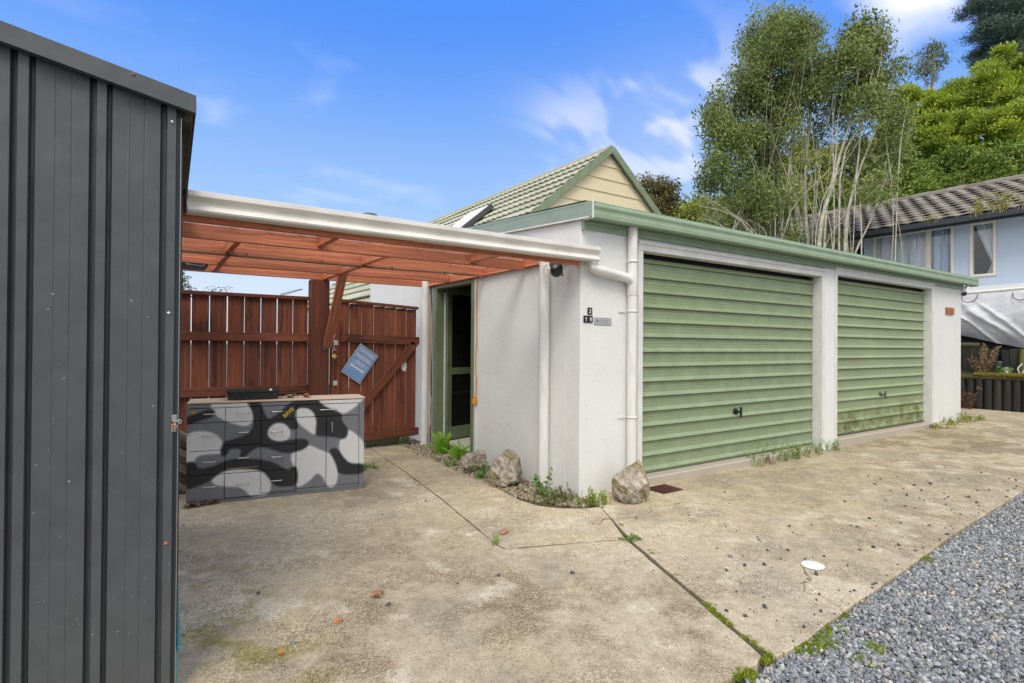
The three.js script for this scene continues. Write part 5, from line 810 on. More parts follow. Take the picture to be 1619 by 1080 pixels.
// ================================================================== ROCKS, DRAIN
function rock(name, label, pos, turn, size, seed, planes) {
  const g = mergeVertices(new THREE.IcosahedronGeometry(1, 26).deleteAttribute('normal').deleteAttribute('uv')), p = g.attributes.position, col = [], uv = [], R = rng(seed);
  const cut = planes.map(([x, y, z, d]) => [V(x, y, z).normalize(), d]); for (let i = 0; i < 7; i++) cut.push([V(R() - 0.5, R() - 0.35, R() - 0.5).normalize(), 0.78 + R() * 0.16]);
  for (let i = 0; i < p.count; i++) {
    const v = V().fromBufferAttribute(p, i).multiplyScalar(1.12);
    for (const [n, d] of cut) { const e = v.dot(n) - d; if (e > 0) v.addScaledVector(n, -e * 0.94); }
    const q = f3(v.x * 2.1 + seed, v.y * 2.1, v.z * 2.1, 5), rid = 1 - Math.abs(2 * f3(v.x * 3.3 - seed, v.y * 3.3, v.z * 3.3, 4) - 1), fi = f3(v.x * 13 + seed, v.y * 13, v.z * 13, 3);
    v.multiplyScalar(0.90 + (q - 0.5) * 0.28 + (rid - 0.6) * 0.10 + (fi - 0.5) * 0.035);
    p.setXYZ(i, v.x * size[0], v.y * size[1], v.z * size[2]);
    const m = step(0.50, 0.62, f3(v.x * 2.4 + 9, v.y * 2.4 + seed, v.z * 2.4, 4) + (v.x * 0.10)) * step(0.38, 0.6, f3(v.x * 9, v.y * 9, v.z * 9, 3)), k = 0.78 + (f3(v.x * 5, v.y * 5, v.z * 5 + seed, 4) - 0.5) * 0.9;
    const c = mix3([1.15 * k, 1.12 * k, 1.10 * k], [0.85 * k, 0.78 * k, 0.34 * k], m * 0.7); col.push(...c); uv.push(v.x * 0.9 + v.z * 0.5, v.y * 0.9 + v.z * 0.35);
  }
  g.setAttribute('uv', new THREE.Float32BufferAttribute(uv, 2)); g.setAttribute('color', new THREE.Float32BufferAttribute(col, 3)); g.computeVertexNormals();
  return single(name, label, 'rock', g, M.rock, pos, [0, turn, 0]);
}
rock('boulder', 'large grey rock with mossy side at the foot of the front downpipe', [3.335, 0.135, -3.20], 0.59, [0.205, 0.19, 0.165], 7, [[-0.75, 0.75, 0.35, 0.62], [0.9, 0.1, 0.3, 0.80], [0.5, -0.2, 0.8, 0.72], [0, -1, 0, 0.72], [0.35, 0.35, 0.85, 0.70], [-0.5, -0.3, 0.8, 0.8]]);
rock('boulder', 'rounded pale rock on the pebble bed by the white side wall', [2.735, 0.125, -4.19], 0.59, [0.185, 0.185, 0.15], 21, [[0, -1, 0, 0.8], [-0.3, 0.9, 0.3, 0.85], [0.2, 0.1, 1, 0.82], [-1, 0.1, 0.3, 0.86]]);
rock('boulder', 'low flat-topped grey rock just in front of the green side door', [2.775, 0.085, -4.80], 0.45, [0.19, 0.13, 0.13], 34, [[0, 1, 0.1, 0.70], [0, -1, 0, 0.7], [-0.3, 0.2, 0.9, 0.66], [0.8, 0.1, 0.6, 0.72]]);
{
  const t = thing('drain_grate', 'rust-red drain grate in the drive beside the large rock', 'drain', [3.80, 0.004, -3.29]), m = std(0.17, 0.065, 0.04, { map: T.rock, roughness: 0.9 });
  part(t, 'frame', join(span(-0.125, 0.125, -0.02, 0.006, -0.105, -0.09, 0.002), span(-0.125, 0.125, -0.02, 0.006, 0.09, 0.105, 0.002), span(-0.125, -0.11, -0.02, 0.006, -0.09, 0.09, 0.002), span(0.11, 0.125, -0.02, 0.006, -0.09, 0.09, 0.002), span(-0.11, 0.11, -0.003, -0.001, -0.09, 0.09, 0.0005)), m);
  for (let i = 0; i < 7; i++) part(t, 'bar', span(-0.11, 0.11, -0.002, 0.006, -0.078 + i * 0.025, -0.066 + i * 0.025, 0.002), m);
}

// ================================================================== FOLIAGE
function leaves(n, spread, L, W, seed, { flat = 1, up = 0, fold = 0.25 } = {}) {        // a twig's worth of separate leaves
  const R = rng(seed), q = [];
  for (let i = 0; i < n; i++) {
    const c = V(R() - 0.5, (R() - 0.5) * flat, R() - 0.5).multiplyScalar(spread), d = V(R() - 0.5, (R() - 0.5) * flat + up, R() - 0.5).normalize(), s = V().crossVectors(d, V(R() - 0.5, R() - 0.5 + 0.4, R() - 0.5)).normalize(), nn = V().crossVectors(d, s), l = L * (0.7 + R() * 0.6), w = W * (0.7 + R() * 0.6);
    const a = c.clone(), m1 = c.clone().addScaledVector(d, l * 0.45).addScaledVector(s, w / 2).addScaledVector(nn, w * fold), m2 = c.clone().addScaledVector(d, l * 0.45).addScaledVector(s, -w / 2).addScaledVector(nn, w * fold), e = c.clone().addScaledVector(d, l).addScaledVector(nn, -w * 0.15);
    q.push(a, m1, e, a, e, m2);
  }
  const pos = [], g = new THREE.BufferGeometry(); q.forEach((v) => pos.push(v.x, v.y, v.z)); g.setAttribute('position', new THREE.Float32BufferAttribute(pos, 3)); g.computeVertexNormals(); return g;
}
const leafMat = (t = 0.28, rough = 0.55) => new THREE.MeshPhysicalMaterial({ color: 0xffffff, roughness: rough, transmission: t, thickness: 0, side: THREE.DoubleSide });
const LM = leafMat(0.30, 0.75), LMsoft = leafMat(0.35, 0.9), LMdull = std(1, 1, 1, { roughness: 0.8 });
const colour = (R, a, b, j = 0.25) => { const t = R(), k = 1 - j / 2 + R() * j; return new THREE.Color(lerp(a[0], b[0], t) * k, lerp(a[1], b[1], t) * k, lerp(a[2], b[2], t) * k); };
function limb(pts, r0, r1, n = 10, sides = 7) { const s = smooth(pts, n); return tube(s, s.map((_, i) => lerp(r0, r1, i / n)), sides); }
function plantTree(name, label, cat, base, spec) {
  const { trunks, clumps, geo, mat, bark, colA, colB, seed, group, gap = 0.44, freq = 1.1, twig = 0.012, size = 1, shoots = 3, stems = 0 } = spec;
  const t = thing(name, label, cat, base.toArray(), 0, group), R = rng(seed), loc = (p) => p.clone().sub(base).toArray(), pts = [];
  const trunkGeo = trunks.map((k) => [limb(k.pts.map(loc), k.r, k.r2 ?? k.r * 0.3, 14, 8)]);
  trunks.forEach((k, i) => k.pts.forEach((p, j) => { if (j) pts.push({ p, i, f: j / (k.pts.length - 1), r: lerp(k.r, k.r2 ?? k.r * 0.3, j / (k.pts.length - 1)) }); }));
  for (let k = 0; k < stems; k++) { const i = Math.floor(R() * trunks.length), q = clumps[Math.floor(R() * clumps.length)], b0 = trunks[i].pts[0].clone().add(V((R() - 0.5) * 1.5, 0, (R() - 0.5) * 1.5)), b1 = b0.clone().setY(trunks[i].pts[1].y).add(V((R() - 0.5) * 0.4, 0, (R() - 0.5) * 0.4)), e = q.p.clone().addScaledVector(FWD, k % 2 ? -0.75 * q.r.x - 0.15 : 0).add(V((R() - 0.5) * q.r.x, q.r.y * R(), (R() - 0.5) * q.r.z)); trunkGeo[i].push(limb([b0, b1, b1.clone().lerp(e, 0.4).add(V(0, 0.15, 0)), b1.clone().lerp(e, 0.75).add(V((R() - 0.5) * 0.2, 0.1, (R() - 0.5) * 0.2)), e].map(loc), 0.009 + R() * 0.011, 0.003, 14, 6)); }
  const ms = [], cs = [];
  clumps.forEach(({ p, r, n }) => {
    const tint = colour(R, colA, colB, 0.7);
    let best = pts[0], bd = 1e9; for (const q of pts) { const d = q.p.distanceTo(p) + Math.max(0, q.p.y - p.y) * 3; if (d < bd) { bd = d; best = q; } }
    const mid = best.p.clone().lerp(p, 0.5).add(V((R() - 0.5) * 0.2, -0.12 * bd * 0.3, (R() - 0.5) * 0.2)), br = Math.min(best.r * 0.7, twig * 2.2);
    trunkGeo[best.i].push(limb([best.p, mid, p].map(loc), br, twig * 0.6, 6, 5));
    for (let k = 0; k < shoots; k++) { const e = p.clone().add(V((R() - 0.5) * r.x * 1.6, R() * r.y * 1.1, (R() - 0.5) * r.z * 1.6)), s = mid.clone().lerp(p, R()); trunkGeo[best.i].push(limb([s, s.clone().lerp(e, 0.5).add(V(0, -0.05, 0)), e].map(loc), twig * 0.7, twig * 0.25, 4, 4)); }
    for (let k = 0, tries = 0; k < n && tries < n * 6; tries++) {
      const u = V(R() * 2 - 1, R() * 2 - 1, R() * 2 - 1), l = u.length(); if (l > 1 || l < 0.25 * R()) continue;
      const w = V(p.x + u.x * r.x, p.y + u.y * r.y, p.z + u.z * r.z); if (f3(w.x * freq, w.y * freq, w.z * freq, 3, seed) < gap) continue; k++;
      const s = size * (0.62 + R() * R() * 1.1 + R() * 0.2); ms.push(mat4(w.sub(base), new THREE.Euler((R() - 0.5) * 1.2, R() * 6.28, (R() - 0.5) * 1.2), s)); cs.push(colour(R, colA, colB, 0.5).lerp(tint, 0.35));
    }
  });
  trunkGeo.forEach((g) => part(t, 'trunk', join(g), bark));
  scatter(t, 'crown', geo, mat, ms, cs, true);
  return t;
}
const clumpsPx = (list, depth, jitter, seed, dens, squash = 1) => { const R = rng(seed); return list.map(([px, py, r, k = 1]) => [px, py, r, dens === 165 && py > 160 && px > 1225 && px < 1420 ? k * 0.62 : k]).map(([px, py, r, k]) => { const d = depth + (R() - 0.5) * jitter, p = along(px, py, d), w = r / 876 * d; return { p, r: V(w, w * squash, w), n: Math.round(dens * k * r * r / 1000) }; }); };
const pathPx = (list, depth) => list.map(([px, py, dd = 0]) => along(px, py, depth + dd));
const ground = (v, y) => V(v.x, y, v.z);
{
  // the grove of pale-stemmed trees behind the garage, one tree per stool of trunks
  const geo = leaves(15, 0.34, 0.085, 0.031, 3, { fold: 0.2, up: 0.25 }), cA = [0.09, 0.15, 0.03], cB = [0.38, 0.44, 0.115], D0 = 13.4;
  const T1 = (dep, rows) => rows.map(([r, l]) => { const p = pathPx(l, dep); p.unshift(ground(p[0].clone().add(V(0.05, 0, 0.02)), 0.3)); return { pts: p, r, r2: r * 0.22 }; });
  const A = T1(13.9, [[0.042, [[1195, 380], [1186, 310], [1172, 240], [1155, 175], [1148, 120]]], [0.045, [[1215, 380], [1208, 320], [1205, 250], [1200, 170], [1205, 90], [1215, 30]]], [0.04, [[1180, 375], [1160, 330], [1140, 290], [1120, 265]]], [0.035, [[1222, 380], [1228, 300], [1222, 220], [1230, 140]]], [0.04, [[1188, 380], [1172, 330], [1165, 280], [1180, 215]]]]);
  plantTree('slender_tree', 'tall dark green tree of slender pale stems, left one of the grove behind the garage', 'tree', ground(A[0].pts[0], 0.3), { trunks: A, clumps: clumpsPx([[1215, 32, 30], [1196, 72, 30], [1238, 60, 32, 0.8], [1185, 112, 34], [1222, 118, 38, 0.8], [1160, 168, 38], [1198, 180, 42, 0.9], [1146, 222, 30], [1180, 240, 42], [1135, 190, 24], [1220, 225, 30, 0.5], [1122, 282, 22, 0.8], [1148, 300, 28, 0.5, 0.1], [1196, 312, 30, 0.9, 0.3], [1216, 340, 26, 0.9, 0.4], [1168, 345, 26, 0.4, 0.1], [1206, 286, 26, 0.7, 0.3], [1130, 345, 26, 0.5], [1210, 150, 34, 0.6], [1228, 190, 30, 0.6], [1175, 205, 34, 0.7], [1218, 80, 26, 0.6], [1205, 225, 30, 0.5, 0.2], [1160, 268, 32, 0.6], [1232, 268, 26, 0.4, 0.2], [1140, 255, 24, 0.7]], 13.9, 1.7, 5, 160, 1.25), geo, mat: LM, bark: M.bark, colA: cA, colB: cB, seed: 61, gap: 0.455, freq: 2.2, stems: 26 });
  const B = T1(13.3, [[0.06, [[1278, 400], [1273, 330], [1274, 260], [1281, 190], [1284, 120], [1275, 50]]], [0.05, [[1262, 390], [1258, 320], [1248, 250], [1236, 190], [1240, 120]]], [0.045, [[1255, 385], [1246, 310], [1252, 230], [1262, 160], [1258, 90]]], [0.03, [[1292, 395], [1290, 320], [1300, 240], [1304, 170]]], [0.03, [[1270, 392], [1262, 330], [1230, 240], [1212, 190]]], [0.028, [[1284, 395], [1288, 300], [1292, 220], [1290, 150]]]]);
  plantTree('slender_tree', 'tall multi-stemmed tree with white straight trunk in the middle of the grove', 'tree', ground(B[0].pts[0], 0.3), { trunks: B, clumps: clumpsPx([[1258, 40, 24, 0.7], [1275, 62, 28], [1268, 102, 36], [1250, 130, 30, 0.8], [1290, 120, 26, 0.7], [1265, 158, 32, 0.8], [1300, 90, 18, 0.6], [1240, 180, 28, 0.5], [1285, 190, 24, 0.4], [1258, 352, 20, 0.7, 0.3], [1240, 300, 24, 0.5, 0.3], [1262, 375, 18, 0.8, 0.3], [1296, 372, 14, 0.6, 0.2], [1252, 72, 24, 0.6], [1300, 150, 24, 0.45], [1308, 120, 20, 0.5], [1252, 210, 28, 0.45], [1290, 230, 24, 0.3], [1265, 250, 24, 0.3, 0.2], [1310, 200, 24, 0.35]], 13.4, 1.7, 7, 165, 1.25), geo, mat: LM, bark: M.bark, colA: cA, colB: cB, seed: 62, gap: 0.465, freq: 2.2, stems: 26 });
  const C = T1(12.6, [[0.06, [[1294, 405], [1300, 345], [1316, 295], [1328, 245], [1345, 190], [1356, 120], [1362, 50]]], [0.05, [[1336, 415], [1338, 350], [1350, 300], [1366, 250], [1392, 190], [1412, 140]]], [0.035, [[1305, 345], [1320, 260], [1325, 190], [1335, 130]]], [0.035, [[1340, 345], [1355, 270], [1362, 200], [1380, 110]]], [0.03, [[1350, 410], [1376, 350], [1398, 290], [1425, 225]]], [0.028, [[1333, 250], [1365, 190], [1388, 120], [1395, 80]]]]);
  plantTree('slender_tree', 'tall open tree with leaning forked trunks, right one of the grove before the blue house', 'tree', ground(C[0].pts[0], 0.3), { trunks: C, clumps: clumpsPx([[1358, 38, 22], [1376, 58, 26], [1346, 74, 26, 0.8], [1384, 96, 28], [1352, 118, 32], [1388, 140, 30, 0.8], [1322, 118, 22, 0.6], [1322, 164, 30, 0.6], [1368, 176, 34, 0.8], [1424, 106, 13], [1416, 130, 16, 0.7], [1402, 190, 30, 0.6], [1382, 236, 30, 0.45], [1350, 226, 28, 0.35], [1420, 180, 20, 0.5], [1405, 260, 26, 0.35], [1385, 322, 22, 0.5], [1362, 300, 20, 0.4], [1320, 382, 16, 0.9, 0.2], [1345, 250, 30, 0.25], [1340, 140, 28, 0.6], [1330, 92, 18, 0.6], [1372, 120, 26, 0.6], [1396, 170, 26, 0.6], [1345, 195, 30, 0.5], [1412, 215, 26, 0.5], [1395, 285, 26, 0.4], [1370, 265, 26, 0.35], [1420, 240, 22, 0.4]], 12.9, 1.7, 9, 165, 1.25), geo, mat: LM, bark: M.bark, colA: cA, colB: cB, seed: 63, gap: 0.465, freq: 2.2, stems: 11 });
  // bare sprawling stems low down at the left
  const R = rng(70), b0 = along(1155, 372, 13.0), bits = [], lo = (p) => p.clone().sub(ground(b0, 0.3)).toArray();
  for (let i = 0; i < 16; i++) { const a = along(1140 + R() * 60, 372 + R() * 10, 12.8 + R()), e = along(1095 + R() * 120, 290 + R() * 60, 12.8 + R()); bits.push(limb([ground(a, 0.6), a, a.clone().lerp(e, 0.5).add(V(0, 0.12, 0)), e].map(lo), 0.016, 0.006, 8, 5)); }
  bits.push(limb([along(1105, 326, 12.7), along(1140, 333, 12.7), along(1165, 345, 12.7), along(1190, 370, 12.7)].map(lo), 0.008, 0.02, 8, 5));
  const dry = thing('bare_stems', 'sprawl of bare pale stems leaning out low at the left of the grove', 'shrub', ground(b0, 0.3).toArray()); part(dry, 'stem', join(bits), M.bark).userData.kind = 'stuff';
}
{
  // hillside and its bush
  const hy = (x, z) => 0.7 + Math.min(22 + 10 * step(-22, -10, z), Math.max(0, x - 19.5)) * 0.42 + 0 + (f2(x * 0.12, z * 0.12, 3, 0, 301) - 0.5) * 1.5 * clamp((x - 19) / 8);
  const g = new THREE.PlaneGeometry(110, 130, 60, 60); g.rotateX(-Math.PI / 2); g.translate(19 + 55, 0, -25); const p = g.attributes.position; for (let i = 0; i < p.count; i++) p.setY(i, hy(p.getX(i), p.getZ(i))); g.computeVertexNormals();
  struct('hillside', g, std(0.05, 0.075, 0.02, { roughness: 1, map: rep(T.stuccoC, 30) }));
  const fine = leaves(20, 0.50, 0.19, 0.055, 11, { flat: 0.55, up: 0.35 }), broad = leaves(14, 0.5, 0.17, 0.075, 13, { flat: 0.8 }), R = rng(90);
  const bush = (px, py, dep, rpx, kind, label, seed) => {
    const c = along(px, py, dep), rad = rpx / 876 * dep, gy = Math.min(hy(c.x, c.z), c.y - rad * 1.2), base = V(c.x + (R() - 0.5) * rad * 0.4, gy, c.z), K = [[[0.14, 0.24, 0.014], [0.52, 0.61, 0.035]], [[0.12, 0.20, 0.02], [0.30, 0.41, 0.04]], [[0.20, 0.20, 0.04], [0.36, 0.32, 0.08]], [[0.24, 0.30, 0.04], [0.46, 0.50, 0.10]]][kind];
    const pads = [], q = rng(seed), np = 15; for (let i = 0; i < np; i++) { const a = q() * 6.28, e = Math.acos(1 - q() * 1.55), rr = rad * (0.55 + q() * 0.45), w = rad * (0.26 + q() * 0.24); pads.push({ p: c.clone().add(V(Math.cos(a) * Math.sin(e) * rr, Math.cos(e) * rr * 0.95, Math.sin(a) * Math.sin(e) * rr)), r: V(w, w * (kind === 0 ? 0.30 : 0.55), w), n: Math.round((kind === 0 ? 85 : 80) * (rad / 2) ** 1.1) }); }
    for (let i = 0; i < 4; i++) pads.push({ p: c.clone().add(V((q() - 0.5) * rad, -rad * (0.2 + q() * 0.6), (q() - 0.5) * rad)), r: V(rad * 0.5, rad * 0.4, rad * 0.5), n: 60 });
    const top = c.clone().add(V(0, rad * 0.5, 0)); return plantTree(kind === 1 ? 'bush' : 'hillside_tree', label, kind === 1 ? 'bush' : 'tree', base, { trunks: [{ pts: [base, base.clone().lerp(c, 0.6).add(V((q() - 0.5) * 0.5, 0, (q() - 0.5) * 0.5)), c, top], r: 0.10 + rad * 0.05, r2: 0.03 }], clumps: pads, geo: kind === 0 ? fine : broad, mat: LMsoft, bark: M.barkDark, colA: K[0], colB: K[1], seed, gap: 0.38, freq: 0.9, twig: 0.025, size: rad / 2 * 0.55 + 0.55, shoots: 1 });
  };
  const L = [
    [1590, 112, 31, 46, 0, 'yellow-green hillside tree highest up, just below the dark pine'], [1540, 150, 29, 44, 0, 'yellow-green hillside tree below and left of the dark pine'], [1612, 180, 27, 46, 0, 'yellow-green hillside tree cut by the right edge, above the tiled roof'], [1488, 178, 31, 42, 0, 'yellow-green hillside tree beneath the lone gum tree'], [1560, 212, 26, 48, 0, 'broad yellow-green tree in the middle of the hillside'], [1430, 175, 32, 36, 0, 'yellow-green hillside tree right beside the top of the grove'], [1470, 232, 27, 46, 0, 'bright yellow-green tree low on the hill, right of the grove'], [1600, 262, 24, 44, 1, 'dark green bush right above the ridge, nearest the right edge'], [1520, 278, 24, 44, 1, 'dark green bush right above the middle of the ridge'], [1425, 286, 25, 42, 1, 'dark green bush right of the grove above the roof ridge'], [1465, 305, 23.5, 32, 1, 'small bright bush touching the roof ridge'], [1400, 240, 29, 40, 0, 'yellow-green hillside tree seen between the right trunks of the grove'], [1560, 296, 23.5, 34, 1, 'leafy bush touching the ridge, right of the middle'], [1345, 270, 27, 50, 3, 'light green hillside tree behind the forked trunks'], [1275, 282, 27, 52, 3, 'light green hillside tree behind the straight white trunk'], [1205, 310, 26, 50, 3, 'light green hillside tree behind the left stems of the grove'], [1310, 340, 22.5, 34, 1, 'dark bush between the grove trunks and the tiled roof'], [1235, 350, 23, 34, 1, 'dark bush low behind the middle of the grove'], [1140, 345, 22, 30, 3, 'yellowish bush low at the left edge of the grove'], [1100, 338, 23, 24, 3, 'yellowish bush right of the gable, above the gutter'], [1075, 345, 24, 22, 2, 'small brownish bush just right of the gable eave'], [1375, 330, 22, 30, 1, 'dark bush right behind the leaning trunk'],
  ];
  L.forEach(([a, b, c, d, k, lab], i) => bush(a, b, c, d, k, lab, 400 + i));
  { // open brownish tree beside the gable
    const b = along(1035, 380, 19), base = ground(b, 0.2); plantTree('small_tree', 'small open brownish tree right of the cream gable', 'tree', base, { trunks: [{ pts: [base, b, along(1036, 330, 19), along(1042, 300, 19)], r: 0.07, r2: 0.02 }, { pts: [along(1036, 345, 19), along(1025, 315, 19), along(1018, 292, 19)], r: 0.03, r2: 0.01 }, { pts: [along(1037, 340, 19), along(1052, 310, 19), along(1058, 290, 19)], r: 0.03, r2: 0.01 }], clumps: clumpsPx([[1016, 288, 11], [1030, 292, 12], [1050, 290, 12], [1060, 300, 12], [1022, 306, 12], [1040, 306, 10], [1058, 314, 12], [1030, 324, 14], [1048, 328, 14], [1066, 326, 10], [1075, 318, 8]], 19, 0.8, 3, 210), geo: broad, mat: LMsoft, bark: M.barkDark, colA: [0.13, 0.14, 0.03], colB: [0.28, 0.22, 0.06], seed: 71, gap: 0.36, freq: 1.6, size: 0.6 });
    const e0 = along(1473, 215, 40), eb = ground(e0, Math.min(e0.y - 1, hy(e0.x, e0.z))); plantTree('gum_tree', 'slim grey-green gum tree alone on the skyline', 'tree', eb, { trunks: [{ pts: [eb, e0, along(1474, 150, 40), along(1477, 100, 40), along(1476, 70, 40)], r: 0.18, r2: 0.04 }], clumps: clumpsPx([[1476, 70, 11], [1466, 84, 13], [1486, 82, 9], [1490, 96, 8, 0.7], [1462, 102, 13], [1478, 106, 11], [1456, 116, 9, 0.7], [1474, 122, 10, 0.7], [1494, 108, 5, 0.7]], 40, 1, 5, 230), geo: broad, mat: LMdull, bark: M.bark, colA: [0.14, 0.19, 0.12], colB: [0.27, 0.33, 0.23], seed: 72, gap: 0.48, freq: 1.3, twig: 0.02, size: 0.85 });
    const needles = leaves(34, 0.8, 0.34, 0.035, 21, { flat: 0.45, up: 0.15 }), p0 = along(1612, 210, 46), pb = ground(p0, Math.min(p0.y - 2, hy(p0.x, p0.z))), pads = []; const q = rng(333);
    for (let i = 0; i < 46; i++) { const py = 118 - i / 46 * 260, w = 30 + (118 - py) * 0.05 + q() * 72 * (1 - Math.abs(py - 40) / 300), px = 1612 + (q() < 0.68 ? -1 : 1) * q() * w * 1.05; pads.push([px, py, 15 + q() * 12, 1]); }
    plantTree('pine_tree', 'big dark blue-green pine at the top right corner', 'tree', pb, { trunks: [{ pts: [pb, p0, along(1614, 100, 46), along(1616, 0, 46), along(1618, -120, 46)], r: 0.4, r2: 0.1 }], clumps: clumpsPx([...pads, [1530, 22, 14], [1545, 10, 16], [1540, 58, 14], [1552, 80, 18], [1535, 92, 12], [1565, 40, 18], [1590, 60, 18], [1580, 100, 16]], 46, 5, 6, 135, 0.5), geo: needles, mat: LMdull, bark: M.barkDark, colA: [0.06, 0.11, 0.085], colB: [0.15, 0.22, 0.18], seed: 73, gap: 0.36, freq: 0.5, twig: 0.03, size: 1.0, shoots: 1 });
  }
  { // shrub tops above the fence at the left
    const b = along(288, 480, 11), base = ground(b, -0.04); plantTree('garden_shrub', 'sparse leafy shrub beyond the fence, showing beside the shed', 'shrub', base, { trunks: [{ pts: [base, along(287, 470, 11), along(288, 430, 11), along(287, 405, 11)], r: 0.03, r2: 0.006 }], clumps: clumpsPx([[284, 432, 9, 1.2], [288, 445, 8], [286, 415, 6], [282, 455, 12], [300, 458, 5, 0.6], [340, 459, 5, 0.6], [352, 460, 4, 0.6]], 11, 0.5, 3, 330), geo: leaves(7, 0.14, 0.045, 0.022, 31), mat: LM, bark: M.barkDark, colA: [0.06, 0.09, 0.02], colB: [0.16, 0.19, 0.06], seed: 75, gap: 0.3, freq: 3, twig: 0.006, shoots: 2 });
  }
}
// ------------------------------------------------------------------ ferns, weeds and moss
function frond(L, n, w, arch, seed) {     // one feathery frond along +x
  const R = rng(seed), q = [], P = (t) => V(L * t * (1 - 0.12 * t), arch * Math.sin(t * 2.2), 0);
  for (let i = 1; i <= n; i++) { const t = i / n, p = P(t), k = w * Math.sin(Math.PI * (0.12 + 0.86 * t)) , s0 = L / n * 0.6; for (const s of [-1, 1]) for (let j = 0; j < 3; j++) { const z0 = k * j / 3, z1 = k * (j + 1.1) / 3, sl = 0.5; q.push(V(p.x + z0 * sl - s0 * 0.4, p.y - z0 * 0.15, s * z0), V(p.x + z0 * sl + s0, p.y - z0 * 0.1 + 0.004, s * (z0 + z1) / 2), V(p.x + z1 * sl + s0 * 0.2, p.y - z1 * 0.25 + (R() - 0.5) * 0.01, s * z1)); } }
  const st = []; for (let i = 0; i < 6; i++) { const a = P(i / 6), b = P((i + 1) / 6); q.push(a.clone().add(V(0, 0, 0.0015)), b, a.clone().add(V(0, 0, -0.0015))); }
  const g = new THREE.BufferGeometry(), pos = []; q.forEach((v) => pos.push(v.x, v.y, v.z)); g.setAttribute('position', new THREE.Float32BufferAttribute(pos, 3)); g.computeVertexNormals(); return g;
}
{
  const fm = std(0.24, 0.46, 0.03, { roughness: 0.6 }), fm2 = std(0.18, 0.37, 0.025, { roughness: 0.6 }), R = rng(120);
  for (const [x, z, n, s, lab] of [[2.86, -5.72, 17, 1.0, 'bright green feathery fern at the foot of the side door, nearer the post'], [2.87, -5.36, 12, 0.85, 'bright green feathery fern at the foot of the side door, nearer the flat rock']]) {
    const t = thing('fern', lab, 'fern', [x, -0.01, z]);
    for (let i = 0; i < n; i++) { const o = part(t, 'frond', frond(0.24 * s * (0.7 + R() * 0.6), 13, 0.065 * s, 0.10 * s * (0.6 + R() * 0.8), i), R() < 0.6 ? fm : fm2, [0, 0.0, 0], [0, (i / n) * 6.28 + R() * 0.5, 0.25 + R() * 0.75]); }
  }
  // a weed: a few stems with rounded leaves, some grass blades
  const weed = (name, label, cat, x, z, o) => {
    const { h = 0.12, n = 6, spread = 0.06, leaf = 0.02, blades = 10, col = [0.10, 0.20, 0.03], col2 = null, y = 0, seed = 1, thin = 1 } = o, R = rng(seed), st = [], lv = [], bl = [];
    for (let i = 0; i < n; i++) { const a = R() * 6.28, hh = h * (0.5 + R() * 0.6), b = V((R() - 0.5) * spread, 0, (R() - 0.5) * spread), tip = b.clone().add(V(Math.cos(a) * hh * 0.45, hh, Math.sin(a) * hh * 0.45)); st.push(limb([b, b.clone().lerp(tip, 0.5).add(V(0, hh * 0.1, 0)), tip].map((v) => v.toArray()), 0.0022, 0.0010, 4, 4)); const m = Math.max(4, Math.round(hh / leaf * 1.5)); for (let k = 1; k <= m; k++) { const p = b.clone().lerp(tip, k / m).add(V(0, hh * 0.05, 0)); lv.push(at(leaves(2, leaf * 0.5, leaf * 1.5, leaf * 0.8 * thin, seed * 31 + i * 7 + k), p.x, p.y, p.z)); } }
    for (let i = 0; i < blades; i++) { const a = R() * 6.28, hh = h * (0.35 + R() * 0.5), b = V((R() - 0.5) * spread * 1.6, 0, (R() - 0.5) * spread * 1.2), m = b.clone().add(V(Math.cos(a) * hh * 0.25, hh * 0.7, Math.sin(a) * hh * 0.25)), e = b.clone().add(V(Math.cos(a) * hh * 0.7, hh, Math.sin(a) * hh * 0.7)), s = V(-Math.sin(a), 0, Math.cos(a)).multiplyScalar(0.0022); bl.push(b.clone().add(s), m.clone().add(s), b.clone().sub(s), m.clone().add(s), m.clone().sub(s), b.clone().sub(s), m.clone().add(s), e, m.clone().sub(s)); }
    const t = thing(name, label, cat, [x, y, z]); if (st.length) part(t, 'stem', join(st), std(0.10, 0.10, 0.03)); if (lv.length) part(t, 'foliage', join(lv), std(...col, { roughness: 0.6 })); if (bl.length) part(t, 'blades', build(bl, 'y', [1, 1]), std(...(col2 || col), { roughness: 0.7 })); return t;
  };
  weed('weed', 'bushy bright green weed against the garage corner', 'weed', 3.0, -3.25, { h: 0.115, n: 11, spread: 0.10, leaf: 0.017, blades: 26, col: [0.17, 0.28, 0.035], col2: [0.20, 0.26, 0.03], seed: 3 });
  weed('weed', 'yellowish low weed in the soil strip left of the garage corner', 'weed', 2.88, -3.30, { h: 0.09, n: 9, spread: 0.14, leaf: 0.014, blades: 40, col: [0.19, 0.24, 0.035], col2: [0.22, 0.24, 0.03], seed: 5 });
  weed('weed', 'tall weed with broad leaves in front of the post nearest the corner', 'weed', 2.80, -3.72, { h: 0.215, n: 4, spread: 0.06, leaf: 0.032, blades: 8, col: [0.10, 0.21, 0.035], seed: 8 });
  weed('weed', 'dark grassy weed with brown stems at the foot of the post nearest the corner', 'weed', 2.76, -3.52, { h: 0.105, n: 14, spread: 0.20, leaf: 0.014, blades: 60, col: [0.10, 0.17, 0.03], col2: [0.11, 0.17, 0.03], seed: 11 });
  weed('weed', 'reddish-brown dry weed behind the grassy weed by the wall', 'weed', 2.90, -3.50, { h: 0.12, n: 8, spread: 0.12, leaf: 0.012, blades: 20, col: [0.13, 0.09, 0.035], col2: [0.16, 0.11, 0.05], seed: 13 });
  weed('weed', 'small leafy weed in the gap between the two rocks', 'weed', 2.635, -4.47, { h: 0.15, n: 7, spread: 0.09, leaf: 0.022, blades: 6, col: [0.11, 0.26, 0.05], seed: 17 });
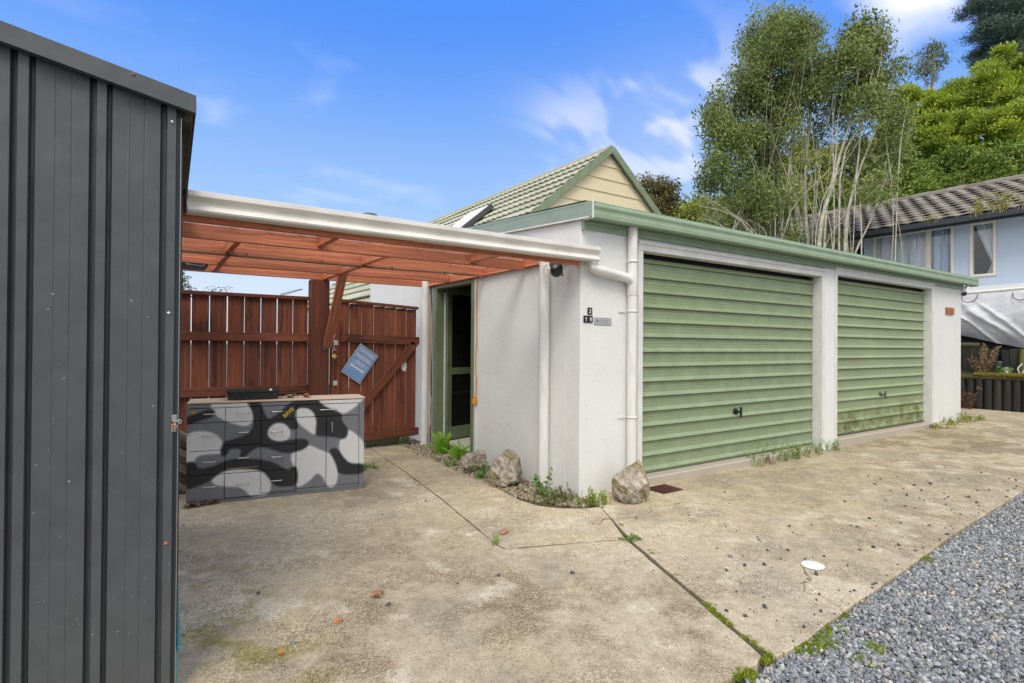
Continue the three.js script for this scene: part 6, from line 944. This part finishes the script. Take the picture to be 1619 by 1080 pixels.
  weed('weed', 'small bright weed in the pebbles below the fern', 'weed', 2.66, -5.10, { h: 0.07, n: 8, spread: 0.08, leaf: 0.014, blades: 20, col: [0.15, 0.27, 0.04], seed: 19 });
  weed('weed', 'green weed at the bed end by the gate', 'weed', 2.74, -6.55, { h: 0.11, n: 10, spread: 0.12, leaf: 0.018, blades: 20, col: [0.14, 0.25, 0.04], seed: 23 });
  weed('weed', 'small green weed on the concrete at the right end of the cabinet', 'weed', 1.90, -5.40, { h: 0.06, n: 12, spread: 0.14, leaf: 0.016, blades: 10, col: [0.13, 0.30, 0.03], seed: 29 });
  weed('grass_tuft', 'single thin grass tuft in the joint of the left slab', 'grass', 1.85, -2.95, { h: 0.09, n: 0, spread: 0.03, blades: 16, col2: [0.16, 0.26, 0.05], seed: 31 });
  weed('grass_tuft', 'thick green moss tuft where the slab joints meet', 'grass', 2.640, -2.555, { h: 0.03, n: 0, spread: 0.085, blades: 150, col2: [0.11, 0.21, 0.02], seed: 37 });
  const row = [['tall thin weed with seed heads under the first roller door', 5.40, 0.27, 6, 0.016], ['brownish weed next to the tall thin one under the first roller door', 5.62, 0.14, 8, 0.014, [0.17, 0.10, 0.06]], ['dense grassy weed under the first roller door', 5.88, 0.20, 10, 0.018], ['bright leafy weed right of the dense one under the first roller door', 6.12, 0.17, 9, 0.02], ['wispy weed under the right end of the first roller door', 6.36, 0.20, 5, 0.016], ['weed at the left foot of the pier between the doors', 6.62, 0.20, 6, 0.018], ['leafy weed at the foot of the pier between the doors', 6.98, 0.16, 9, 0.02]];
  row.forEach(([lab, x, h, n, leaf, c], i) => weed('weed', lab, 'weed', x, -3.435, { h: h * 0.85, n, spread: 0.14, leaf, blades: i > 3 ? 10 : 22, col: c || [0.18, 0.33, 0.05], col2: c || [0.19, 0.30, 0.06], seed: 50 + i, thin: 0.6 }));
  [['yellow-green weed at the far door jamb', 9.95, 0.07], ['yellow-green weed under the rusty number plate', 10.5, 0.10], ['leafy yellow-green weed at the far corner of the garage', 11.0, 0.13], ['low weed beyond the far corner of the garage', 11.5, 0.08]].forEach(([lab, x, h], i) => weed('weed', lab, 'weed', x, -3.42, { h, n: 12, spread: 0.34, leaf: 0.025, blades: 30, col: [0.24, 0.29, 0.03], col2: [0.22, 0.25, 0.03], seed: 70 + i, y: rise(x) - 0.005 }));
  // weeds growing out of the blue house's gutter
  [['pale weed in the blue house gutter, smallest and farthest left', -5.0, 0.22, 0.6], ['pale yellow weed in the blue house gutter above the narrow window', -4.22, 0.36, 0.9], ['pale yellow weed in the blue house gutter, tallest of the three', -3.85, 0.45, 1.2], ['pale weed in the blue house gutter at the picture edge', -3.42, 0.40, 0.8]].forEach(([lab, z, h, k], i) => weed('gutter_weed', lab, 'weed', 14.47, z, { h, n: Math.round(14 * k), spread: 0.22, leaf: 0.03, blades: 40, col: [0.36, 0.35, 0.09], col2: [0.44, 0.37, 0.15], seed: 90 + i, y: 3.98 }));
  // dry bracken and moss at the retaining wall
  weed('dry_bracken', 'upright dry reddish bracken on the ledge of the retaining wall', 'bracken', 13.72, -3.93, { h: 0.55, n: 14, spread: 0.16, leaf: 0.035, blades: 30, col: [0.24, 0.15, 0.075], col2: [0.28, 0.19, 0.10], seed: 101, y: 0.74 });
  weed('dry_bracken', 'sprawling dead brown fern at the foot of the retaining wall by the garage', 'bracken', 13.45, -4.15, { h: 0.42, n: 12, spread: 0.30, leaf: 0.04, blades: 50, col: [0.14, 0.075, 0.04], col2: [0.18, 0.10, 0.055], seed: 103, y: 0.03 });
  weed('ledge_weed', 'green weed on the ledge below the gap in the upper boards', 'weed', 13.75, -3.62, { h: 0.14, n: 14, spread: 0.2, leaf: 0.03, blades: 20, col: [0.12, 0.26, 0.03], seed: 105, y: 0.74 });
  const ms = [], cs = [], q = rng(130), tuft = leaves(16, 0.03, 0.02, 0.006, 5, { up: 0.6 });
  for (let i = 0; i < 500; i++) { ms.push(mat4(V(13.60 + (q() - 0.5) * 0.11, 0.735 + q() * 0.02, -4.0 + q() * 0.85), new THREE.Euler(0, q() * 6, 0), 1 + q())); cs.push(colour(q, [0.20, 0.20, 0.02], [0.36, 0.30, 0.04])); }
  for (let i = 0; i < 260; i++) { ms.push(mat4(V(13.50 + q() * 0.06, 0.03, -4.6 + q() * 1.6), new THREE.Euler(0, q() * 6, 0), 1 + q() * 1.2)); cs.push(colour(q, [0.10, 0.13, 0.02], [0.16, 0.10, 0.05])); }
  tag(scatter(scene, 'wall_moss', tuft, LMdull, ms, cs, true), 'yellow-green moss along the retaining wall rail', 'moss');
  const m2 = [], c2 = [], add = (x, z, r, n, y = 0.0) => { for (let i = 0; i < n; i++) { const a = q() * 6.28, d = Math.sqrt(q()) * r, px = x + Math.cos(a) * d, pz = z + Math.sin(a) * d * 0.8; if (f2(px * 16, pz * 16, 3, 0, 311) < 0.44) continue; m2.push(mat4(V(px, y, pz), new THREE.Euler((q() - 0.5) * 0.5, q() * 6, 0), 0.5 + q() * 0.5)); c2.push(colour(q, [0.15, 0.21, 0.012], [0.27, 0.34, 0.02])); } };
  add(2.44, -1.262, 0.10, 360, -0.024); add(2.56, -1.272, 0.08, 240, -0.024); add(2.32, -1.255, 0.06, 120, -0.024); add(2.76, -1.29, 0.04, 60, -0.024); add(1.93, -1.268, 0.05, 90, -0.014); add(2.07, -1.285, 0.025, 40, -0.014); add(2.58, -1.10, 0.05, 130, -0.028); add(2.42, -1.07, 0.06, 150, -0.028); add(3.9, -1.39, 0.05, 50, -0.02);
  for (let i = 0; i < 9; i++) { const t = i / 8; add(lerp(2.12, 2.26, t), lerp(-1.29, -1.66, t), 0.014, 16, -0.010); } for (let i = 0; i < 12; i++) { const t = q(); add(lerp(2.2, 2.98, t), lerp(-1.5, -3.2, t), 0.009, 5, -0.012); }
  tag(scatter(scene, 'joint_moss', tuft, LMdull, m2, c2, true), 'bright green moss in the slab joint and along the gravel edge', 'moss');
}
renderer.render(scene, camera);
